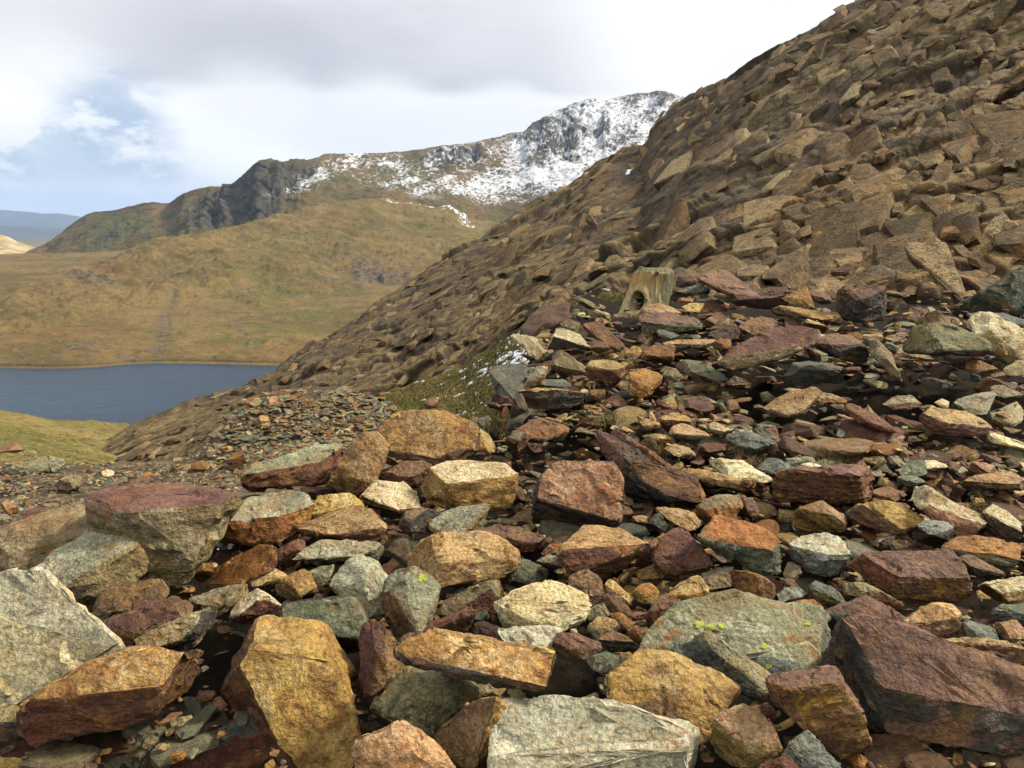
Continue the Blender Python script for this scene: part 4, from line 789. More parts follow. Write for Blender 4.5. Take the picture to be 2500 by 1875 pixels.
D|-503,1010 -450,900 -370,820 -240,720 -50,690 60,710 230,750 480,800 640,850 600,950 570,1050 550,1130 350,1170 210,1170 150,1100 30,1010 -100,930 -190,890 -300,950 -420,1030||lichen,slate|tt=30 th=0.25|flat_rock|big flat slab covered in grey green lichen with yellow spots
C|990,1020 1060,960 1170,890 1230,920 1330,1010 1450,1080 1560,1150 1580,1170 1540,1240 1430,1240 1300,1180 1150,1090 1050,1040|1175,893 1235,1000 1330,1070 1450,1150 1540,1235|greygreen,slate|tt=38 ta=20 st=70 sa=-20|flat_rock|grey green wedge with an orange crest leaning on the lichen slab
D|545,1150 560,1050 590,960 640,870 720,855 900,890 1100,945 1350,1030 1600,1120 1750,1180 1750,1620 1600,1580 1450,1500 1250,1450 1100,1430 930,1420 860,1420 760,1470 700,1400 600,1300|730,860 790,950 830,1080 850,1250 880,1320 1050,1310 1250,1390 1600,1560 1750,1600|purple,dark|tt=40 ta=-6 st=88 sa=-50 th=0.3|boulder|great purple slab with a jagged black left end at the lower right
D|165,1180 250,1160 400,1130 540,1120 560,1190 600,1290 700,1400 740,1520 650,1570 560,1600 490,1500 350,1400 190,1250|170,1182 300,1215 450,1190 550,1180|purple,rust|tt=20 st=78|stone_block|dark rust block wedged left of the great purple slab
C|1210,1500 1265,1380 1370,1325 1480,1340 1560,1430 1600,1550 1580,1600 1450,1650 1340,1650 1240,1570|1215,1500 1290,1450 1440,1490 1595,1545|pink,tan|tt=42 st=76 rnd=1|boulder|pinkish tan angular boulder at the bottom edge right of centre
D|100,1340 160,1300 220,1350 200,1400 160,1430||red,rust|tt=50|stone|small red stone behind the pinkish tan angular boulder
D|250,1600 320,1520 395,1470 460,1520 510,1590 570,1670 560,1740 300,1740||slate,slate|tt=58|stone|grey green pointed stone at the bottom edge on the right
D|90,1659 250,1600 385,1575 370,1700 150,1740||red,rust|tt=50 y=-0.06|stone|rust red stone at the bottom edge before the grey green pointed stone
D|1130,950 1300,945 1500,965 1602,1000 1680,1050 1600,1090 1450,1070 1300,1000|1140,955 1300,985 1450,1030 1600,1070|tan,rust|tt=20|flat_rock|tan and rust slab behind the great purple slab at the right edge
D|1425,860 1560,840 1600,900 1570,960 1500,970 1450,910||pink,tan|tt=40|stone|pinkish tan stone at the right edge above the great purple slab
D|1400,790 1480,755 1680,735 1680,830 1520,850||green,slate|tt=22|flat_rock|dark green slate slab at the right edge below the cream tan slab
D|1230,850 1300,840 1420,880 1450,940 1280,945 1230,900||slate,greygreen|tt=26|flat_rock|grey green stone right of the brown ochre block
C|640,1160 700,1110 790,1085 780,1050 830,1010 960,1040 1100,1080 1200,1130 1330,1210 1480,1320 1380,1330 1280,1380 1230,1450 1160,1490 1050,1410 900,1330 740,1300 660,1220||ochre,brown|tt=36 ta=8 th=0.25|flat_rock|flat golden ochre slab with black spots at bottom centre
C|30,1570 40,1450 60,1320 150,1290 320,1285 430,1270 640,1290 740,1310 900,1390 1050,1430 1130,1470 1190,1560 1180,1740 20,1740|60,1590 300,1545 600,1600 800,1545 1100,1545 1180,1600|pale,pale|tt=24 st=52|boulder|huge pale grey green slab at the bottom edge in the centre
C|40,740 120,700 240,640 330,630 430,660 510,700 528,760 510,830 470,870 370,880 330,870 200,870 80,870 60,800|50,765 200,830 370,850 520,800|cream,cream|tt=32 rnd=2|boulder|cream boulder with brown specks in the centre of the foreground
C|40,890 200,870 370,880 380,930 340,1000 260,1020 100,970 40,930|45,900 180,960 300,1015|pale,green|tt=38 ta=15 st=75 sa=-30|stone|half white half green stone below the cream boulder
C|330,1010 380,910 500,930 600,960 600,1000 500,1045 400,1030||purple,brown|tt=40|flat_rock|purple brown stone right of the half white stone
C|390,480 430,400 530,300 680,320 780,370 850,410 760,470 700,540 600,600 520,560 430,590 400,550|400,440 530,320 680,340 840,412|tan,rust|tt=20 st=62 sa=-12|boulder|dark rusty brown boulder in the centre right of the large tan one
C|390,630 450,590 530,555 600,610 635,690 550,750 520,700 460,650||brown,purple|tt=58|stone|grey brown pointed stone under the dark rusty boulder
C|910,500 950,400 1040,310 1080,350 1200,480 1215,520 1170,590 1080,610 990,560 930,520|915,505 1050,525 1200,510|purple,brown|tt=46|boulder|grey purple pyramid of rock in the centre right
C|800,530 850,440 960,350 990,350 920,470 880,530||rust,brown|tt=58 ta=-25|stone|rust sliver leaning on the grey purple pyramid
C|800,560 870,545 980,515 990,550 930,600 830,600||ochre,brown|tt=26|stone|small ochre flat stone at the foot of the grey purple pyramid
C|785,680 830,640 890,630 935,680 900,740 820,735||orange,ochre|tt=56|stone|small round orange stone left of the long light orange one
C|990,690 1060,630 1150,590 1200,620 1200,690 1100,715 1010,700|995,695 1100,690 1200,670|tan,orange|tt=36|stone|light orange stone tapering left above the lichen slab
C|640,640 670,610 760,690 790,750 720,730 660,680||ochre,brown|tt=45 ta=20|stone|narrow ochre stone slanting right near the round orange stone
C|620,710 650,690 750,750 800,820 720,790 640,780||rust,brown|tt=45 ta=20|stone|narrow rust stone just below the narrow ochre one
C|870,800 920,730 960,680 1060,740 1050,770 980,810 900,850 860,830|880,790 960,700 1050,750|brown,red|tt=35|stone|upright dark red stone at the left tip of the lichen slab
C|530,800 570,760 620,745 655,800 600,850 550,850||olive,olive|tt=52|stone|small mottled olive stone right of the cream boulder
C|545,870 600,820 680,830 735,890 660,910 600,950||tan,greygreen|tt=48|stone|tan grey stone below the small mottled olive stone
C|660,800 720,795 790,850 760,890 720,870||orange,brown|tt=40|stone|small orange brown stone right of the tan grey stone
C|600,950 680,895 760,935 850,1000 740,1010 680,1010|605,950 690,950 840,1000|brown,dark|tt=22|stone|dark edged brown stone below the tan grey stone
C|740,920 800,870 870,890 860,960 800,960||brown,orange|tt=45|stone|small brown stone left of the lichen slab
C|530,1050 640,1015 710,1040 700,1090 620,1130 570,1110||green,dark|tt=40|stone|dark green stone in the gap above the flat golden ochre slab
C|110,490 190,500 280,540 370,590 350,640 220,620 120,610||green,slate|tt=38|flat_rock|dark green slate above the cream boulder with brown specks
C|250,510 320,470 385,480 390,560 330,550||olive,green|tt=50|stone|small olive stone left of the dark rusty boulder
C|275,460 330,410 400,410 400,440 310,475||orange,tan|tt=36|stone|small orange stone left of the dark rusty boulder
C|1120,230 1180,170 1300,140 1380,140 1385,200 1350,270 1220,260|1130,230 1200,200 1350,190|olive,orange|tt=26 st=66|stone_block|ochre fronted block behind the long orange topped slab
C|1370,200 1420,125 1480,190 1490,245 1400,250||purple,brown|tt=58|stone|purple grey pointed stone right of the ochre fronted block
C|930,210 1050,215 1130,240 1170,300 1100,330 990,270||tan,orange|tt=28 ta=15|flat_rock|orange tan flat stone left of the long orange topped slab
C|865,270 940,240 985,310 970,340 910,300||greygreen,slate|tt=45|stone|small grey green stone below the orange tan flat stone
C|1160,590 1250,550 1340,540 1330,640 1210,660||greygreen,brown|tt=36|stone|grey green stone behind the lichen slab
E|0,1105 60,1095 130,1080 190,1060 330,1010 480,1020 500,1060 440,1110 200,1130 60,1130||olive,greygreen|tt=20|flat_rock|flat olive stone on the left path under the low stone row
E|430,1200 540,1135 640,1160 650,1210 520,1260 440,1240||olive,brown|tt=30|boulder|olive brown stone in the middle of the left path
E|1240,1180 1290,1145 1360,1190 1340,1220 1260,1230||dark,slate|tt=40|stone|dark slate grey stone on the left path
E|1310,1240 1370,1210 1430,1230 1430,1260 1330,1260||pale,cream|tt=30|stone|small pale stone just behind the purple topped boulder
E|1000,1200 1060,1160 1180,1140 1180,1180 1100,1220 1010,1240||brown,purple|tt=32|stone|brown flat stone on the path behind the purple topped boulder
E|1480,1060 1560,1025 1630,1060 1620,1090 1500,1090||orange,tan|tt=30|stone|orange tan stone at the far edge of the left path
E|1755,1020 1800,970 1870,960 1890,1040 1830,1090 1770,1090|1755,1025 1830,1000 1880,975|orange,rust|tt=30|stone_block|rust orange block at the foot of the scree bank
E|1890,760 1960,735 2010,755 1990,790 1910,790||slate,green|tt=14|flat_rock|grey green flat stone topping the left end of the scree bank
E|1840,850 1900,815 1970,830 1960,870 1880,870||green,slate|tt=14|flat_rock|green flat stone in the left end of the scree bank
E|0,1370 60,1330 140,1400 140,1440 40,1440||pink,orange|tt=30|stone|orange pink stone at the left edge of the path
E|160,1430 220,1400 310,1390 290,1440 200,1470||purple,brown|tt=24|stone|dark purple stone on the path near the left edge
E|0,960 60,905 130,900 190,945 120,960||pink,brown|tt=24|stone|pinkish stone at the left end of the low stone row
E|160,970 230,945 290,960 270,990 190,985||olive,tan|tt=20|stone|tan flat stone in the low stone row at left
E|330,1040 380,1005 480,1015 500,1050 420,1065||pale,olive|tt=16|stone|pale flat stone at the right end of the low stone row
'''

M['lichen'] = rock_mat('rock_lichen_crusted', (0.275, 0.265, 0.155), (0.17, 0.165, 0.085), (0.25, 0.12, 0.045), 0.35, (0.46, 0.46, 0.33), 0.75, 0.1)

def tnorm(tilt, az):
    a, b = math.radians(tilt), math.radians(az)
    return np.array([math.sin(a) * math.sin(b), -math.sin(a) * math.cos(b), math.cos(a)])
def hull(pts):
    bm = bmesh.new()
    for p in pts: bm.verts.new(p)
    r = bmesh.ops.convex_hull(bm, input=bm.verts)
    bad = [v for v in bm.verts if not v.link_faces]
    if bad: bmesh.ops.delete(bm, geom=bad, context='VERTS')
    return bm
def chip(bm, S_, n, rng, lo=0.03, hi=0.10):
    """knock off corners: cut with planes close to random corners, hull again"""
    for _ in range(n):
        vs = list(bm.verts)
        if len(vs) < 5: break
        keep = [x.co.copy() for x in vs]
        v = vs[rng.integers(len(vs))]
        c = sum((x.co for x in vs), Vector()) / len(vs)
        nrm = (v.co - c).normalized() + Vector(rng.normal(0, .35, 3)); nrm.normalize()
        d = v.co.dot(nrm) - S_ * rng.uniform(lo, hi)
        bmesh.ops.bisect_plane(bm, geom=list(bm.verts) + list(bm.edges) + list(bm.faces), plane_co=nrm * d, plane_no=nrm, clear_outer=True)
        pts = [x.co.copy() for x in bm.verts]; bm.free()
        if len(pts) < 7: pts = keep
        bm = hull(pts)
    return bm
def refine(bm, L, cap):
    for _ in range(7):
        bmesh.ops.triangulate(bm, faces=bm.faces)
        es = [e for e in bm.edges if (e.verts[0].co - e.verts[1].co).length > L]
        if not es or len(bm.faces) > cap: break
        bmesh.ops.subdivide_edges(bm, edges=es, cuts=1)
    bmesh.ops.triangulate(bm, faces=bm.faces)
    bm.normal_update()
def roughen(bm, S_, lam_dir, rng, rnd=0, amt=1.0, lam=1.0):
    """returns verts, faces, face normals before displacement; bm in rock space"""
    tmp = bpy.data.meshes.new('tmp'); bm.to_mesh(tmp)
    P = np.zeros(len(tmp.vertices) * 3, np.float32); tmp.vertices.foreach_get('co', P); P = P.reshape(-1, 3).astype(float)
    Fc = np.zeros(len(tmp.loops), np.int32); tmp.loops.foreach_get('vertex_index', Fc); Fc = Fc.reshape(-1, 3)
    E = np.zeros(len(tmp.edges) * 2, np.int32); tmp.edges.foreach_get('vertices', E); E = E.reshape(-1, 2)
    bpy.data.meshes.remove(tmp)
    fn0 = np.cross(P[Fc[:, 1]] - P[Fc[:, 0]], P[Fc[:, 2]] - P[Fc[:, 0]]); fn0 /= np.linalg.norm(fn0, axis=1, keepdims=True) + 1e-12
    deg = np.bincount(E.ravel(), minlength=len(P)).astype(float)[:, None]
    def avg(A):
        o = np.zeros_like(A); np.add.at(o, E[:, 0], A[E[:, 1]]); np.add.at(o, E[:, 1], A[E[:, 0]]); return o / deg
    def vnorm(P_):
        a = P_[Fc[:, 1]] - P_[Fc[:, 0]]; b = P_[Fc[:, 2]] - P_[Fc[:, 0]]; n = np.cross(a, b)
        o = np.zeros_like(P_)
        for k in range(3): np.add.at(o, Fc[:, k], n)
        return o / (np.linalg.norm(o, axis=1, keepdims=True) + 1e-12)
    N = vnorm(P)
    sharp = np.zeros(len(P))
    for k in range(3): np.maximum.at(sharp, Fc[:, k], 1 - (fn0 * N[Fc[:, k]]).sum(1))
    sharp = np.clip(sharp * 3, 0, 1)[:, None]
    sharp = np.maximum(sharp, avg(sharp)); sharp = np.maximum(sharp * .9, avg(sharp)); sharp = sharp[:, 0]
    for _ in range(1 + rnd * 3): P = P * (0.8 if rnd == 0 else .6) + avg(P) * (0.2 if rnd == 0 else .4)
    N = vnorm(P)
    off = rng.uniform(-50, 50, 3); q = P / S_ + off
    ld = np.asarray(lam_dir); along = q @ ld
    pl = q - along[:, None] * ld
    side = 1 - np.abs(N @ ld)
    ql = pl * 1.6 + (along * 15)[:, None] * ld
    d = 0.012 + 0.024 * fbm(q * 2.1, 3, 1) + 0.020 * fbm(q * 6.0, 3, 2) + 0.010 * fbm(q * 17, 3, 4)
    d += lam * 0.034 * fbm(ql, 4, 3, 0.6) * np.clip(side * 1.3, 0.06, 1)
    lay = np.floor(along * 11 + 1.3 * fbm(pl * 2.2, 3, 6)); lh = _h(lay.astype(np.int32), np.zeros(len(lay), np.int32), np.zeros(len(lay), np.int32), int(abs(off[0]) * 100))
    d += lam * 0.040 * (lh - 0.5) * np.clip(side * 1.5 - 0.25, 0, 1)                 # plates of slate that break back to different depths
    w_ = worley(q * 3.2 + 0.3 * np.stack([fbm(q * 5, 2, 7), fbm(q * 5, 2, 8), fbm(q * 5, 2, 9)], 1), 11)
    d += 0.030 * (w_[2][0] - 0.5) * sstep(0.0, 0.06, w_[1] - w_[0]) + 0.05 * (w_[3][:, 0] * (w_[2][1] - .5) + w_[3][:, 1] * (w_[2][2] - .5))
    ero = 0.045 * sharp * np.clip(fbm(q * 5.5, 3, 5) + 0.15, 0, 1)
    P = P + N * (S_ * amt * (d - ero))[:, None]
    return P, Fc, fn0
FRAME = []
def frame_from(n):
    z = Vector(n).normalized(); x = Vector((1, 0.13, 0)); x = (x - z * x.dot(z)).normalized(); y = z.cross(x)
    return Matrix((x, y, z)).transposed()
HERO_POLY = []; HERO_OBJ = {}
GROUP = 'loose rocks of the boulder field'
def hero(line, k):
    reg, out, edge, mats, opts, name, label = line.split('|')
    x0, y0, sc = REG[reg]
    px = lambda s: np.array([[x0 + float(a.split(',')[0]) * sc, y0 + float(a.split(',')[1]) * sc] for a in s.split()])
    o = dict(tt=22, ta=0, st=80, sa=0, y=0.0, th=0.5, rnd=0, bulge=0.10, up=0.0)
    for kv in opts.split():
        a, b = kv.split('='); o[a] = float(b)
    rng = np.random.default_rng(1000 + k)
    poly = px(out); HERO_POLY.append(poly); poly = poly.mean(0) + (poly - poly.mean(0)) * 1.10
    bi = poly[:, 1].argmax()
    Y0 = ray_ground([poly[bi, 0]], [poly[bi, 1]])[0]
    if not np.isfinite(Y0): Y0 = 10.0
    Y0 = Y0 * (1 - o['up']) + o['y']
    Wd = (poly[:, 0].max() - poly[:, 0].min()) / F * Y0; Ht = (poly[:, 1].max() - poly[:, 1].min()) / F * Y0
    S_ = 0.6 * Wd + 0.6 * Ht
    tn, sn = tnorm(o['tt'], o['ta']), tnorm(o['st'], o['sa'])
    eye = np.array([0, 0, CAMZ])
    def on_plane(uv, p0, n):
        d = rays(uv[:, 0], uv[:, 1]); den = d @ n; den = np.where(den > -0.12, -0.12, den)
        t = ((p0 - eye) @ n) / den; return eye + d * t[:, None]
    bot = at(poly[bi, 0], poly[bi, 1], np.array(Y0))
    pts = []
    if edge.strip():
        eg = px(edge)
        em = eg.mean(0)
        # the edge point nearest to the rock's lowest point carries the side plane up to the top plane
        e0 = np.array([[np.clip(poly[bi, 0], eg[:, 0].min(), eg[:, 0].max()), 0.0]]); e0[0, 1] = np.interp(e0[0, 0], eg[:, 0], eg[:, 1])
        pe = on_plane(e0, bot, sn)[0]
        epts = on_plane(eg, pe, tn)
        below = poly[:, 1] > np.interp(poly[:, 0], eg[:, 0], eg[:, 1]) + 2
        ptop = on_plane(poly, pe, tn)
        pside = []
        for j in range(len(poly)):                         # each lower point: the side plane through the nearest edge point
            jj = np.hypot(eg[:, 0] - poly[j, 0], (eg[:, 1] - poly[j, 1]) * 0.5).argmin()
            pside.append(on_plane(poly[j:j + 1], epts[jj], sn)[0])
        vis = np.where(below[:, None], np.array(pside), ptop)
        pts += list(epts)
    else:
        vis = on_plane(poly, bot, tn)
        c = vis.mean(0); pts.append(c + (eye - c) / np.linalg.norm(eye - c) * S_ * o['bulge'])
        cp = poly.mean(0)
        for _ in range(2):
            a = poly[rng.integers(len(poly))] * .45 + cp * .55; pp = on_plane(a[None], bot, tn)[0]
            pts.append(pp + (eye - pp) / np.linalg.norm(eye - pp) * S_ * o['bulge'] * rng.uniform(.4, .9))
    # keep depths within a sane range of the rock
    dep = vis[:, 1]; lo, hi = Y0 - 0.6 * S_, Y0 + 1.3 * S_
    def clampY(P_):
        f = np.clip(P_[:, 1], lo, hi) / P_[:, 1]; return eye + (P_ - eye) * f[:, None]
    vis = clampY(vis); pts = list(clampY(np.array(pts))) if pts else []
    cpx = poly.mean(0)
    back = []
    for j in range(len(poly)):
        q = poly[j] * 0.82 + cpx * 0.18
        back.append(at(q[0], q[1], np.array(vis[j, 1] + o['th'] * S_ * (0.8 + 0.4 * rng.random()))))
    allp = np.array(list(vis) + pts + back)
    org = allp.mean(0); Rm = frame_from(tn); Ri = np.array(Rm)          # columns = axes
    loc = (allp - org) @ Ri
    bm = hull([Vector(p) for p in loc])
    bm = chip(bm, S_, int(4 + rng.integers(3)), rng, 0.01, 0.035)
    L = max(2.6 * Y0 / 869.0, S_ / 30)
    refine(bm, L, 4200)
    P, Fc, fn = roughen(bm, S_, (0, 0, 1), rng, int(o['rnd']), 1.0)
    bm.free()
    tl, sl = tn @ Ri, sn @ Ri
    mt = mats.split(',')
    ctr = P[Fc].mean(1)
    wob = 0.28 * fbm(ctr / S_ * 4 + 7, 4, 33)
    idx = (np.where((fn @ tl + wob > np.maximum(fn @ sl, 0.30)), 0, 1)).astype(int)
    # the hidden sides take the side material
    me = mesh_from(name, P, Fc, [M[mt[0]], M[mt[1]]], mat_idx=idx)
    me.set_sharp_from_angle(angle=R(26))
    ob = add_obj(name, me, label=label, category='rock', group=GROUP)
    ob.matrix_world = Matrix.Translation(Vector(org)) @ Rm.to_4x4()
    HERO_OBJ[k] = ob
    return ob
LINES = [l for l in ROCKS.strip().split('\n') if l.strip()]
for k, l in enumerate(LINES): hero(l, k)

# ================================================================== smaller rocks: packed into the gaps between the big ones
GW, GH, GS = 625, 469, 4.0
def raster(poly, mask):
    x0, x1 = int(max(poly[:, 0].min() / GS, 0)), int(min(poly[:, 0].max() / GS + 1, GW)); y0, y1 = int(max(poly[:, 1].min() / GS, 0)), int(min(poly[:, 1].max() / GS + 1, GH))
    if x1 <= x0 or y1 <= y0: return
    X, Yy = np.meshgrid((np.arange(x0, x1) + .5) * GS, (np.arange(y0, y1) + .5) * GS)
    ins = np.zeros(X.shape, bool); n = len(poly)
    for i in range(n):
        (xa, ya), (xb, yb) = poly[i], poly[(i + 1) % n]
        if ya == yb: continue
        c = ((ya > Yy) != (yb > Yy)) & (X < (xb - xa) * (Yy - ya) / (yb - ya) + xa); ins ^= c
    mask[y0:y1, x0:x1] |= ins
MASK = np.zeros((GH, GW), bool)
for p in HERO_POLY: raster(p, MASK)
raster(np.array([[1515, 660], [1645, 655], [1640, 745], [1570, 780], [1505, 775]], float), MASK)       # room for the stump
raster(np.array([[1750, 900], [2480, 900], [2480, 965], [2150, 985], [1850, 965], [1750, 940]], float), MASK)                     # the dark hollow stays open
HMASK = MASK.copy()
# distance of the field behind each pixel, on a coarse grid
du = np.linspace(-700, 3200, 196); dv = np.linspace(640, 1900, 127)
def first_hit():
    Ug, Vg = np.meshgrid(du, dv); d = rays(Ug.ravel(), Vg.ravel()); d = d / d[:, 1:2]
    Ys = np.geomspace(1.4, 18, 260); hit = np.full(len(d), np.nan)
    for k in range(len(Ys)):
        todo = np.nonzero(np.isnan(hit))[0]
        if not len(todo): break
        m = d[todo, 2] * Ys[k] < z_place(d[todo, 0] * Ys[k], np.full(len(todo), Ys[k])); hit[todo[m]] = Ys[k]
    return hit.reshape(Ug.shape)
YMAP = first_hit()
def ymap(u, v):
    i = np.clip(np.round((np.asarray(u) - du[0]) / (du[1] - du[0])).astype(int), 0, len(du) - 1); j = np.clip(np.round((np.asarray(v) - dv[0]) / (dv[1] - dv[0])).astype(int), 0, len(dv) - 1)
    return YMAP[j, i]
_an = np.linspace(0, 2 * np.pi, 14, endpoint=False)
_pr = np.concatenate([np.stack([np.cos(_an), np.sin(_an)], 1), 0.55 * np.stack([np.cos(_an[::2]), np.sin(_an[::2])], 1), [[0, 0]]])
rng_out = np.random.default_rng(5)
def free(u, v, r, asp, tol):
    x = ((u + _pr[:, 0] * r) / GS).astype(int); y = ((v + _pr[:, 1] * r * asp) / GS).astype(int)
    ok = (x >= 0) & (x < GW) & (y >= 0) & (y < GH)
    return MASK[y[ok], x[ok]].mean() <= tol if ok.any() else rng_out.random() < 0.10
def stamp(u, v, r, asp):
    x0, x1, y0, y1 = int((u - r) / GS), int((u + r) / GS) + 1, int((v - r * asp) / GS), int((v + r * asp) / GS) + 1
    x0, y0 = max(x0, 0), max(y0, 0); X, Yy = np.meshgrid((np.arange(x0, min(x1, GW)) + .5) * GS - u, (np.arange(y0, min(y1, GH)) + .5) * GS - v)
    if X.size: MASK[y0:min(y1, GH), x0:min(x1, GW)] |= (X / r) ** 2 + (Yy / (r * asp)) ** 2 < 0.8
rng4 = np.random.default_rng(44)
PACK = []
for r, tries, tol in ((66, 2500, .24), (52, 3500, .24), (42, 4500, .24), (33, 6000, .26), (26, 7000, .27), (20, 9000, .28), (15, 10000, .28), (11, 11000, .3)):
    uu = rng4.uniform(-10, 2510, tries); vv = rng4.uniform(700, 1890, tries); ym = ymap(uu, vv)
    for u, v, y in zip(uu, vv, ym):
        if not np.isfinite(y) or y > 14.5: continue
        x = (u - CX) / F * y
        low = edge_dist(x, y) < -0.25
        if low and r > 24: continue
        if low and (u > 1330 or v < 960): continue
        if r * y / F > 0.30: continue
        asp = rng4.uniform(.30, .62)
        if free(u, v, r, asp, tol):
            rr = r * rng4.uniform(.85, 1.15); stamp(u, v, rr, asp); PACK.append((u, v, rr, asp, float(y), low))
PACK.sort(key=lambda q: -q[2])
N_IND = 125

def random_rock(rng, flat, tris_cap, L, amt=1.0):
    n = rng.integers(11, 17)
    a = rng.normal(size=(n, 3)); a /= np.linalg.norm(a, axis=1, keepdims=True)
    a = np.sign(a) * np.abs(a) ** rng.uniform(.35, .65)          # boxier than an egg
    a *= np.array([1.0, rng.uniform(.5, .85), flat])
    bm = hull([Vector(p) for p in a]); bm = chip(bm, 1.2, 4, rng, .03, .22)
    if L: refine(bm, L, tris_cap)
    else: bmesh.ops.triangulate(bm, faces=bm.faces); bm.normal_update()
    if amt: P, Fc, _ = roughen(bm, 1.5, (0, 0, 1), rng, 0, amt)
    else:
        bm.verts.ensure_lookup_table(); P = np.array([v.co for v in bm.verts]); Fc = np.array([[v.index for v in f.verts] for f in bm.faces])
    bm.free(); return P, Fc
KIND = {  # colour name, material, chance on the field, chance on the path
 'rust brown': ('rust', 20, 3), 'brown': ('brown', 19, 18), 'purple brown': ('purple', 18, 8), 'tan': ('tan', 19, 9), 'ochre': ('ochre', 6, 5), 'orange': ('orange', 6, 4),
 'olive': ('olive', 12, 20), 'grey green': ('greygreen', 9, 22), 'slate grey': ('slate', 7, 18), 'dark green': ('green', 4, 8), 'cream': ('cream', 5, 2), 'pinkish': ('pink', 5, 5)}
KN = list(KIND); WF = np.array([KIND[k][1] for k in KN], float); WF /= WF.sum(); WP = np.array([KIND[k][2] for k in KN], float); WP /= WP.sum()
LIB = []
rl = np.random.default_rng(77)
for i in range(16):
    P, Fc = random_rock(rl, rl.uniform(.11, .30), 900, 0.16)
    LIB.append(mesh_from('stone', P, Fc, [M['tan']])); LIB[-1].set_sharp_from_angle(angle=R(24))
def rot_rand(rng, n, tilt=16.0):
    out = np.zeros((n, 3, 3))
    for i in range(n):
        nrm = tnorm(14 + rng.normal(0, tilt), rng.normal(0, 70)); fr = np.array(frame_from(nrm)); a = rng.uniform(0, 2 * np.pi)
        rz = np.array([[math.cos(a), -math.sin(a), 0], [math.sin(a), math.cos(a), 0], [0, 0, 1]]); out[i] = fr @ rz
    return out
import re
SHORT = []
for l in LINES:
    f_ = l.split('|')[6]
    SHORT.append(re.split(r' (?:with|at|in|on|under|below|above|behind|between|beside|left|right|running|leaning|slanting|marked|overhanging|tucked|just|standing|pointing|deep|wedged|covered|ending|against|hanging|sloping|across|tilting|tapering|before|near|topping|flat on|of the|down|inside|to) ', f_)[0])
CEN = np.array([p.mean(0) for p in HERO_POLY]); HALF = np.array([(p.max(0) - p.min(0)) / 2 for p in HERO_POLY])
UNIQ = np.array([SHORT.count(x) == 1 and len(x.split()) >= 2 for x in SHORT])
USED = set()
def filler_label(kn, u, v, r):
    d = np.hypot((CEN[:, 0] - u), (CEN[:, 1] - v) * 1.3) - 0.5 * HALF.mean(1); d[~UNIQ] = 1e9
    size = 'mid sized' if r > 42 else ('smaller' if r > 30 else 'small')
    for j in np.argsort(d)[:12]:
        dx, dy = (u - CEN[j, 0]) / HALF[j, 0], (v - CEN[j, 1]) / HALF[j, 1]
        rel = ('right of' if dx > 0 else 'left of') if abs(dx) > abs(dy) * 1.1 else ('in front of' if dy > 0 else 'behind')
        t = f'{size} {kn} stone {rel} the {SHORT[j]}'
        if t not in USED and len(t.split()) <= 16: USED.add(t); return t
    return t
for i, (u, v, r, asp, y, low) in enumerate(PACK[:N_IND]):
    kn = KN[rng4.choice(len(KN), p=WP if low else WF)]
    me = LIB[i % len(LIB)]
    o = bpy.data.objects.new('stone', me); COL.objects.link(o)
    size = r * y / F * 1.35
    Rm = rot_rand(rng4, 1, 18)[0]
    pos = at(u, v + r * asp * 0.25, np.array(y + 0.02)); pos[2] -= 0.02 + 0.35 * size * rng4.random()
    mw = np.eye(4); mw[:3, :3] = Rm * size; mw[:3, 3] = pos
    o.matrix_world = Matrix(mw.tolist())
    o.material_slots[0].link = 'OBJECT'; o.material_slots[0].material = M[KIND[kn][0]]
    o['label'], o['category'], o['group'] = filler_label(kn, u, v, r), 'rock', 'smaller stones wedged between the rocks'

def scatter(name, label, items, seed, tilt=18.0, lods=None, flat=(.10, .32)):
    """items: array of (x, y, z, size, path?) -> one joined mesh of many small stones"""
    rng = np.random.default_rng(seed)
    lib = []
    for i in range(14):
        lib.append(random_rock(rng, rng.uniform(*flat), 260, 0.5 if lods else None, 0.9 if lods else 0))
    names = [KIND[k][0] for k in KN]
    n = len(items); which = rng.integers(0, len(lib), n); Rm = rot_rand(rng, n, tilt)
    cum = lambda p: np.array([rng.choice(len(KN), p=p) for _ in range(n)])
    kf, kp = cum(WF), cum(WP); kind = np.where(items[:, 4] > 0, kp, kf)
    V, Fs, mi, base = [], [], [], 0
    for j, (P, Fc) in enumerate(lib):
        ids = np.nonzero(which == j)[0]
        if not len(ids): continue
        sc = items[ids, 3][:, None, None] * (1 + 0.25 * rng.standard_normal((len(ids), 1, 3)).clip(-1.5, 1.5))
        W = np.einsum('nij,nvj->nvi', Rm[ids], P[None] * sc) + items[ids, None, :3]
        V.append(W.reshape(-1, 3)); Fs.append((Fc[None] + (np.arange(len(ids)) * len(P))[:, None, None]).reshape(-1, 3) + base)
        mi.append(np.repeat(kind[ids], len(Fc))); base += len(ids) * len(P)
    me = mesh_from(name, np.concatenate(V), np.concatenate(Fs), [M[k] for k in names], smooth=False, mat_idx=np.concatenate(mi))
    return add_obj(name, me, kind='stuff', label=label, category='stones')
it = []
for (u, v, r, asp, y, low) in PACK[N_IND:]:
    size = r * y / F * 1.35; p = at(u, v + r * asp * .25, np.array(y + .02)); it.append((p[0], p[1], p[2] - 0.02 - 0.4 * size * rng4.random(), size, low))
scatter('packed_stones', 'small stones packed between the larger rocks', np.array(it, float), 301, lods=True)
def bank():
    q = layer(3600, 1290, 3050, 770, 1240, 14, 40, 0.07, 331, False, 1.4)
    u, v = project(q[:, :3]); x, y = (u / GS).astype(int).clip(0, GW - 1), (v / GS).astype(int).clip(0, GH - 1)
    return q[~HMASK[y, x]]
